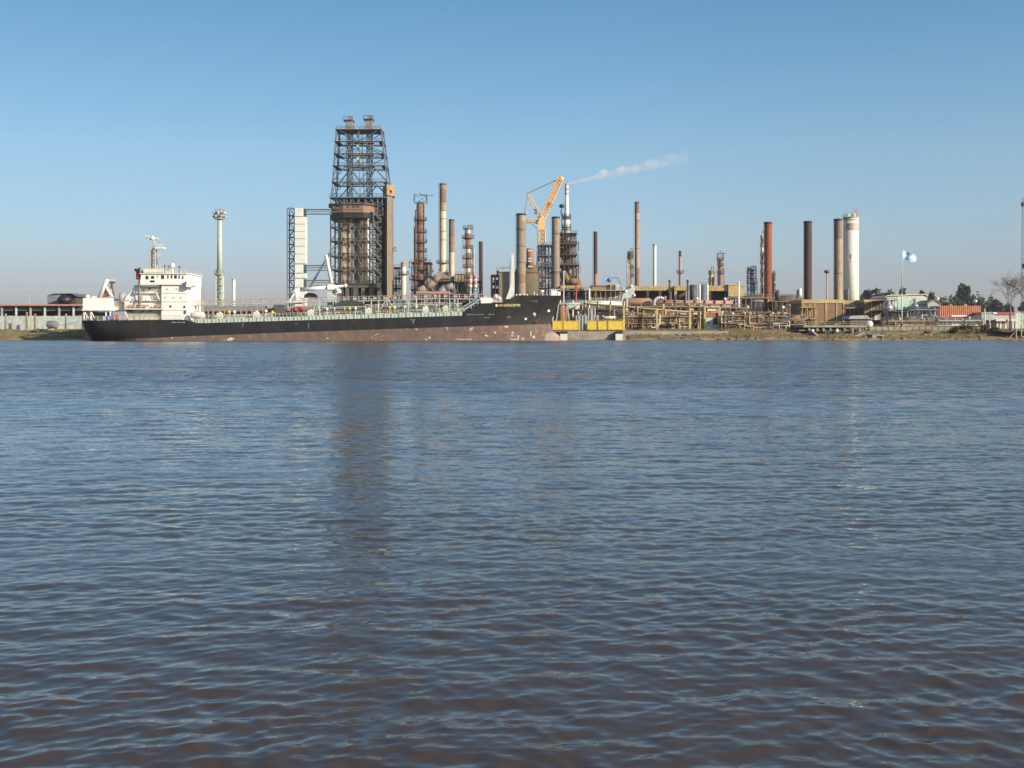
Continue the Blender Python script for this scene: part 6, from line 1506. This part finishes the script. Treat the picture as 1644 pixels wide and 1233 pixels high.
    b = MB(); b.tube(PT(233.5,379.5,Ym),PT(255,384,Ym),.28,6); b.tube(PT(238,384.3,Ym),PT(255,383.6,Ym),.22,6); b.lathe(X(245,Ym),Ym,[(.5,Z(385.5,Ym)),(.7,Z(384,Ym)),(.25,Z(378.5,Ym))],10); build("upper_radar", b, white, ms)
    b = MB(); b.pbox(248,262.5,396.5,399.2,Ym-1,2); b.pbox(251,261,392.5,394,Ym-.3,.6); b.tube(PT(256,398,Ym),PT(256,393,Ym),.12,5); b.ptube(248,399,247,403,Ym,.1); build("lower_radar", b, white, ms)
    # funnel
    b = MB(); b.pbox(218.2,225.4,439,448.6,Y-.2,4); fu = build("funnel", b, M("funnel_red",(.32,.03,.035),(.24,.03,.03),.5,.5), sup)
    b = MB(); b.pbox(218.4,226.3,433,438.8,Y,3.6); b.tube(PT(217,434.5,Y+1),PT(220,432.5,Y+1),.45,8); b.tube(PT(222,434,Y+1),PT(225.5,430.5,Y+1),.35,8); build("funnel_top", b, black, fu)
    b = MB(); b.tube(PT(223.8,449,Y-.1),PT(223.8,491,Y-.1),.36,10); build("exhaust_trunk", b, grey, fu)
    b = MB(); b.pprism([(203.5,476),(214,462),(216,457.6),(217.5,457.6),(214.6,476)],Y+1.6,1.2); b.ptube(205,477,212,466,Y,.12); b.ptube(208,478,212.9,478,Y,.12); build("raked_stay", b, shipwht, sup)
    b = MB(); b.pbox(200,213,476,500,Y+1,D-3); b.pbox(191,199.8,479,500,Y+3,D-7); build("engine_casing", b, shipwht, sup)
    b = MB(); x = X(193,Y); b.lathe(x,Y+2,[(1.1,Z(486,Y)),(1.1,Z(475,Y)),(.8,Z(470.5,Y)),(.2,Z(469,Y))],14); build("round_vent", b, lgrey, sup)
    for px,py in ((218,482.5),(234,482.5),(209.5,485)): b = MB(); b.pbox(px-.7,px+.7,py-1.6,py+1.4,Y+(.9 if px<213 else 1.34),.2); build("porthole", b, glass, sup)
    for px,py,m in ((273.5,492,grey),(296,493,grey)): b = MB(); b.pbox(px-1.4,px+1.4,py-1.8,py+1.6,Y-.08,.2); build("porthole", b, glass, ft)
    b = MB(); b.pbox(295,298.6,498,504,Y-.08,.2); build("side_door", b, dgrey, ft)
    b = MB(); b.pbox(238.5,242,462,464.6,Y+1.3,.3); build("small_lamp", b, dgrey, sup)
    for q, p0, p1 in ((470,214,258.8),(482,213,258.8)):
        b = MB(); z = Z(q,Y); b.box(X(p0,Y),X(p1,Y),Y+.5,Y+1.38,z-.12,z); b.rail((X(p0,Y),Y+.55,z),(X(p1,Y),Y+.55,z),.95,1.3,.04); build("side_gallery", b, shipwht, sup)
    for q, p0, p1 in ((470.5,259.5,300.5),(484,259.5,301),(498,259.5,302)):
        b = MB(); z = Z(q,Y); b.box(X(p0,Y),X(p1,Y),Y-.12,Y-.005,z-.07,z+.07); build("deck_moulding", b, cream, ft)
    for px,q in ((228,478),(247,478),(250,467.5),(231,467)): b = MB(); b.pbox(px-1.6,px+1.6,q-2.6,q+3.4,Y+1.3,.2); build("side_door", b, lgrey, sup)
    for px,q in ((265,478),(278,478),(290,478),(268,464),(283,464)): b = MB(); b.pbox(px-.9,px+.9,q-1,q+1,Y-.07,.15); build("porthole", b, grey, ft)
    b = MB()
    for a_,c_,q0,q1 in ((199,206,497,490),(206,199,514,497.5),(256,250,482,470),(214,220,495,483)):
        for d_ in (0,.5): b.tube((X(a_,Y),Y+.1+d_,Z(q0,Y)),(X(c_,Y),Y+.1+d_,Z(q1,Y)),.09,4)
        for k in range(6): f_ = k/5; b.box(X(a_+(c_-a_)*f_,Y)-.25,X(a_+(c_-a_)*f_,Y)+.25,Y+.1,Y+.6,Z(q0+(q1-q0)*f_,Y)-.04,Z(q0+(q1-q0)*f_,Y)+.04)
    build("outside_stairs", b, cream, sup)
    # red banner of boxes along the boat deck
    b = MB(); b.pbox(206.5,238,488.8,492.8,Y+.1,.5); b.pbox(247,257.4,488.8,492.6,Y+.1,.5); bn = build("red_banner", b, M("banner_red",(.62,.13,.10),(.60,.30,.26),.9,.6), sup)
    b = MB(); rs2 = random.Random(3)
    for k in range(13):
        px = 208+k*2.35
        b.pbox(px,px+.8,489.6,492,Y+.04,.05); 
        if k % 3: b.pbox(px+.8,px+1.6,[489.6,490.5,491.3][k%3],[490.2,491.1,492][k%3],Y+.04,.05)
    build("banner_lettering", b, M("letter_pink",(.75,.55,.48),None,1,.7), bn)
    b = MB(); b.pbox(200,262,495,497,Y-.6,D); b.rail(PT(200,495,Y-.5),PT(262,495,Y-.5),1,1.4,.05); dk = build("boat_deck", b, cream, sup)
    b = MB(); b.pbox(203,256,497.2,514,Y+1,D-2); o = build("lower_deck_house", b, lgrey, sup)
    for px in (212.5,229.5,241.5): b = MB(); b.pbox(px-1.2,px+1.2,499.4,501.6,Y+.9,.2); build("porthole", b, glass, o)
    b = MB(); b.rail((X(130,302.5),302.5,dz(160)),(X(300,301),301,dz(290)),1.15,1.5,.05,3)
    for px in (207,216,225,232,240,248): b.pbox(px,px+5,509.5+(px%2),514,302.6,.5)
    build("stern_railing", b, cream, t)
    # stern platform
    b = MB(); b.pbox(133,177,478.5,497,303.5,12); b.pbox(131,178.5,497,498.6,303,13); sp = build("stern_deck_house", b, shipwht, sup)
    b = MB(); b.pbox(177.2,200,483,498,306,9); build("aft_casing", b, cream, sup)
    b = MB()
    for px in (134,145,169,176): b.pbox(px,px+1.6,498.7,514,303.6,.4); b.pbox(px,px+1.6,498.7,514,313,.4)
    b.ptube(134.8,499,142,511,303.7,.12); b.ptube(145.8,499,152,511,303.7,.12); build("platform_legs", b, shipwht, sp)
    b = MB(); b.pbox(148,168,501,513,308,6); build("steering_house", b, dgrey, sup)
    b = MB(); x = X(140.5,305); b.lathe(x,305,[(.7,Z(478.4,305)),(.75,Z(475,305)),(.3,Z(473,305))],12); b.pbox(147,160,475.5,478.4,305,2); build("deck_drum", b, cream, sp)
    b = MB(); b.ptube(160.5,476,172.8,448.4,305,.55,n=8); b.ptube(170,461,180.5,477,305,.42,n=8); b.ptube(172.8,448.4,174,453,305,.2); build("stern_crane", b, white, sp)
    b = MB()
    P0, P1 = Vector(PT(163,474.5,306.5)), Vector(PT(180,466,306.5)); d = (P1-P0).normalized(); L = (P1-P0).length; n = 14
    prof = [(0,.05),(.08,.6),(.3,.95),(.7,1.0),(.92,.7),(1,.05)]; up = Vector((-d.z,0,d.x)); vs = []
    for f,rr in prof:
        for i in range(n): a = 2*math.pi*i/n; vs.append(P0+d*L*f+Vector((0,1,0))*rr*1.1*math.cos(a)+up*rr*1.05*math.sin(a))
    b.add(vs,[(j*n+i,j*n+(i+1)%n,(j+1)*n+(i+1)%n,(j+1)*n+i) for j in range(len(prof)-1) for i in range(n)],True); build("free_fall_lifeboat", b, M("lifeboat_orange",(.50,.16,.09),(.55,.36,.30),.6,.6), t)
    b = MB(); b.ptube(176,476,179,455,307.5,.2); b.ptube(183,476,179.5,455,307.5,.2); b.pbox(175.5,182.5,451.5,455,307,1.2); build("light_frame", b, [brown,red][0], sp)
    b = MB(); b.pbox(176,182,449,450.6,307,1.2); build("light_cap", b, white, sp)
    b = MB(); b.pbox(170,185,507,514.2,302.6,2.4); bl = build("blue_locker", b, blue, t)
    b = MB(); b.pbox(183.2,187,505.4,513.6,302.5,1.6); build("red_locker", b, red, t)
    b = MB(); b.pbox(165.8,169,508,514,302.4,1.2); b.pbox(205,208,511,514,302.2,.8); build("white_locker", b, white, t)
    # white capsule on the deck in front of the house
    b = MB(); x0,x1 = X(305.5,302.5),X(329,302.5); zc = Z(506.2,302.5); n = 16; rr = .95; L = x1-x0
    prof = [(0,.3),(.05,.8),(.15,1.0),(.8,1.0),(.93,.75),(1,.15)]
    b.add([(x0+L*f,302.8+rr*r_*math.cos(2*math.pi*i/n),zc+rr*r_*math.sin(2*math.pi*i/n)) for f,r_ in prof for i in range(n)],[(j*n+i,(j+1)*n+i,(j+1)*n+(i+1)%n,j*n+(i+1)%n) for j in range(len(prof)-1) for i in range(n)],True)
    b.box(x0+.6,x0+1,302.2,303.4,dz(312)-.3,zc); b.box(x1-1.2,x1-.8,302.2,303.4,dz(326)-.3,zc); build("white_capsule", b, white, t)
    b = MB(); b.pprism([(301.2,500),(301.2,488),(304,485.5),(308.5,486),(310,490),(307,492),(306,500),(304,510),(301.2,510)],304.5,5); build("forward_ventilator", b, shipwht, t)
    # vertical posts and mast between house and crane
    b = MB(); b.pbox(331,333,505,512,302.6,1); b.pbox(337,340,506,512,302.6,1); build("bollards", b, black, t)
tanker()
b = MB(); Y = 351; x = X(905,Y); b.tube((x,Y,G),(x,Y,Z(438,Y)),.22,6,.16); b.lathe(x,Y,[(.3,Z(438.2,Y)),(.35,Z(436,Y)),(.1,Z(435,Y))],8); b.box(x-.5,x+.5,Y-.5,Y+.5,G-.2,G+.4)
single("white_pole", "slim white pole rising just right of the tip of the ship's bow", "pole", b, white, 905, Y)
# mooring lines
for i,(p,q,lb) in enumerate((((129,514),(56,522),"thin mooring line from the ship's stern to the left bank"),)):
    A = Vector(side(129,514)); Bp = Vector((X(56,346),346,Z(505,346))); b = MB(); P = [A.lerp(Bp,k/14)+Vector((0,0,-2.2*math.sin(math.pi*k/14))) for k in range(15)]; b.path(P,.05,5)
    single("mooring_line", lb, "rope", b, cream, 90, 325)

# ------------------------------------------------------------------ groups for the repeats
GROUPS = {"chimney_stack":"chimney stacks of the refinery","process_column":"process columns of the refinery","process_unit":"steel framed process units","tree":"trees behind the right end of the works","bush":"bushes on the river bank","mooring_post":"posts before the pale wall","mustard_post":"mustard posts carrying pipe gantries","storage_tank":"upright storage tanks","square_tank":"square tanks behind the yellow boxes","area_lamp":"white globe lamps","pipe_rack":"pipe racks across the works","pipe_section":"pipe sections lying on the quay","valve_station":"valves on the quay","white_post":"white posts","fender_board":"fender boards at the waterline","silver_vessel":"silver vessels by the flagpole","bare_tree":"leafless trees at the right edge","process_shelter":"mustard roofed shelters","flue_duct":"flue ducts","white_block":"white blocks on the left bank","jib_post":"small jib posts"}
for o in SC.objects:
    if o.parent is None and "group" not in o:
        g = GROUPS.get(o.name.split(".")[0])
        if g: o["group"] = g
# ------------------------------------------------------------------ the evening haze over the river
def haze():
    me = bpy.data.meshes.new("haze"); b = MB(); b.box(-2600,2600,-70,3600,-6,96); me.from_pydata(b.v,[],b.f)
    o = bpy.data.objects.new("haze", me); C.objects.link(o); tag(o,"thin evening haze softening the far works","haze",kind="stuff")
    m = bpy.data.materials.new("haze_air"); m.use_nodes = True; n, l = m.node_tree.nodes, m.node_tree.links; n.remove(n["Principled BSDF"])
    v = n.new("ShaderNodeVolumePrincipled"); v.inputs["Color"].default_value = (.80,.86,.95,1); v.inputs["Density"].default_value = HAZE; v.inputs["Anisotropy"].default_value = 0.2
    l.new(v.outputs[0], n["Material Output"].inputs["Volume"]); me.materials.append(m)
HAZE = 0.00009
if HAZE > 0: haze()
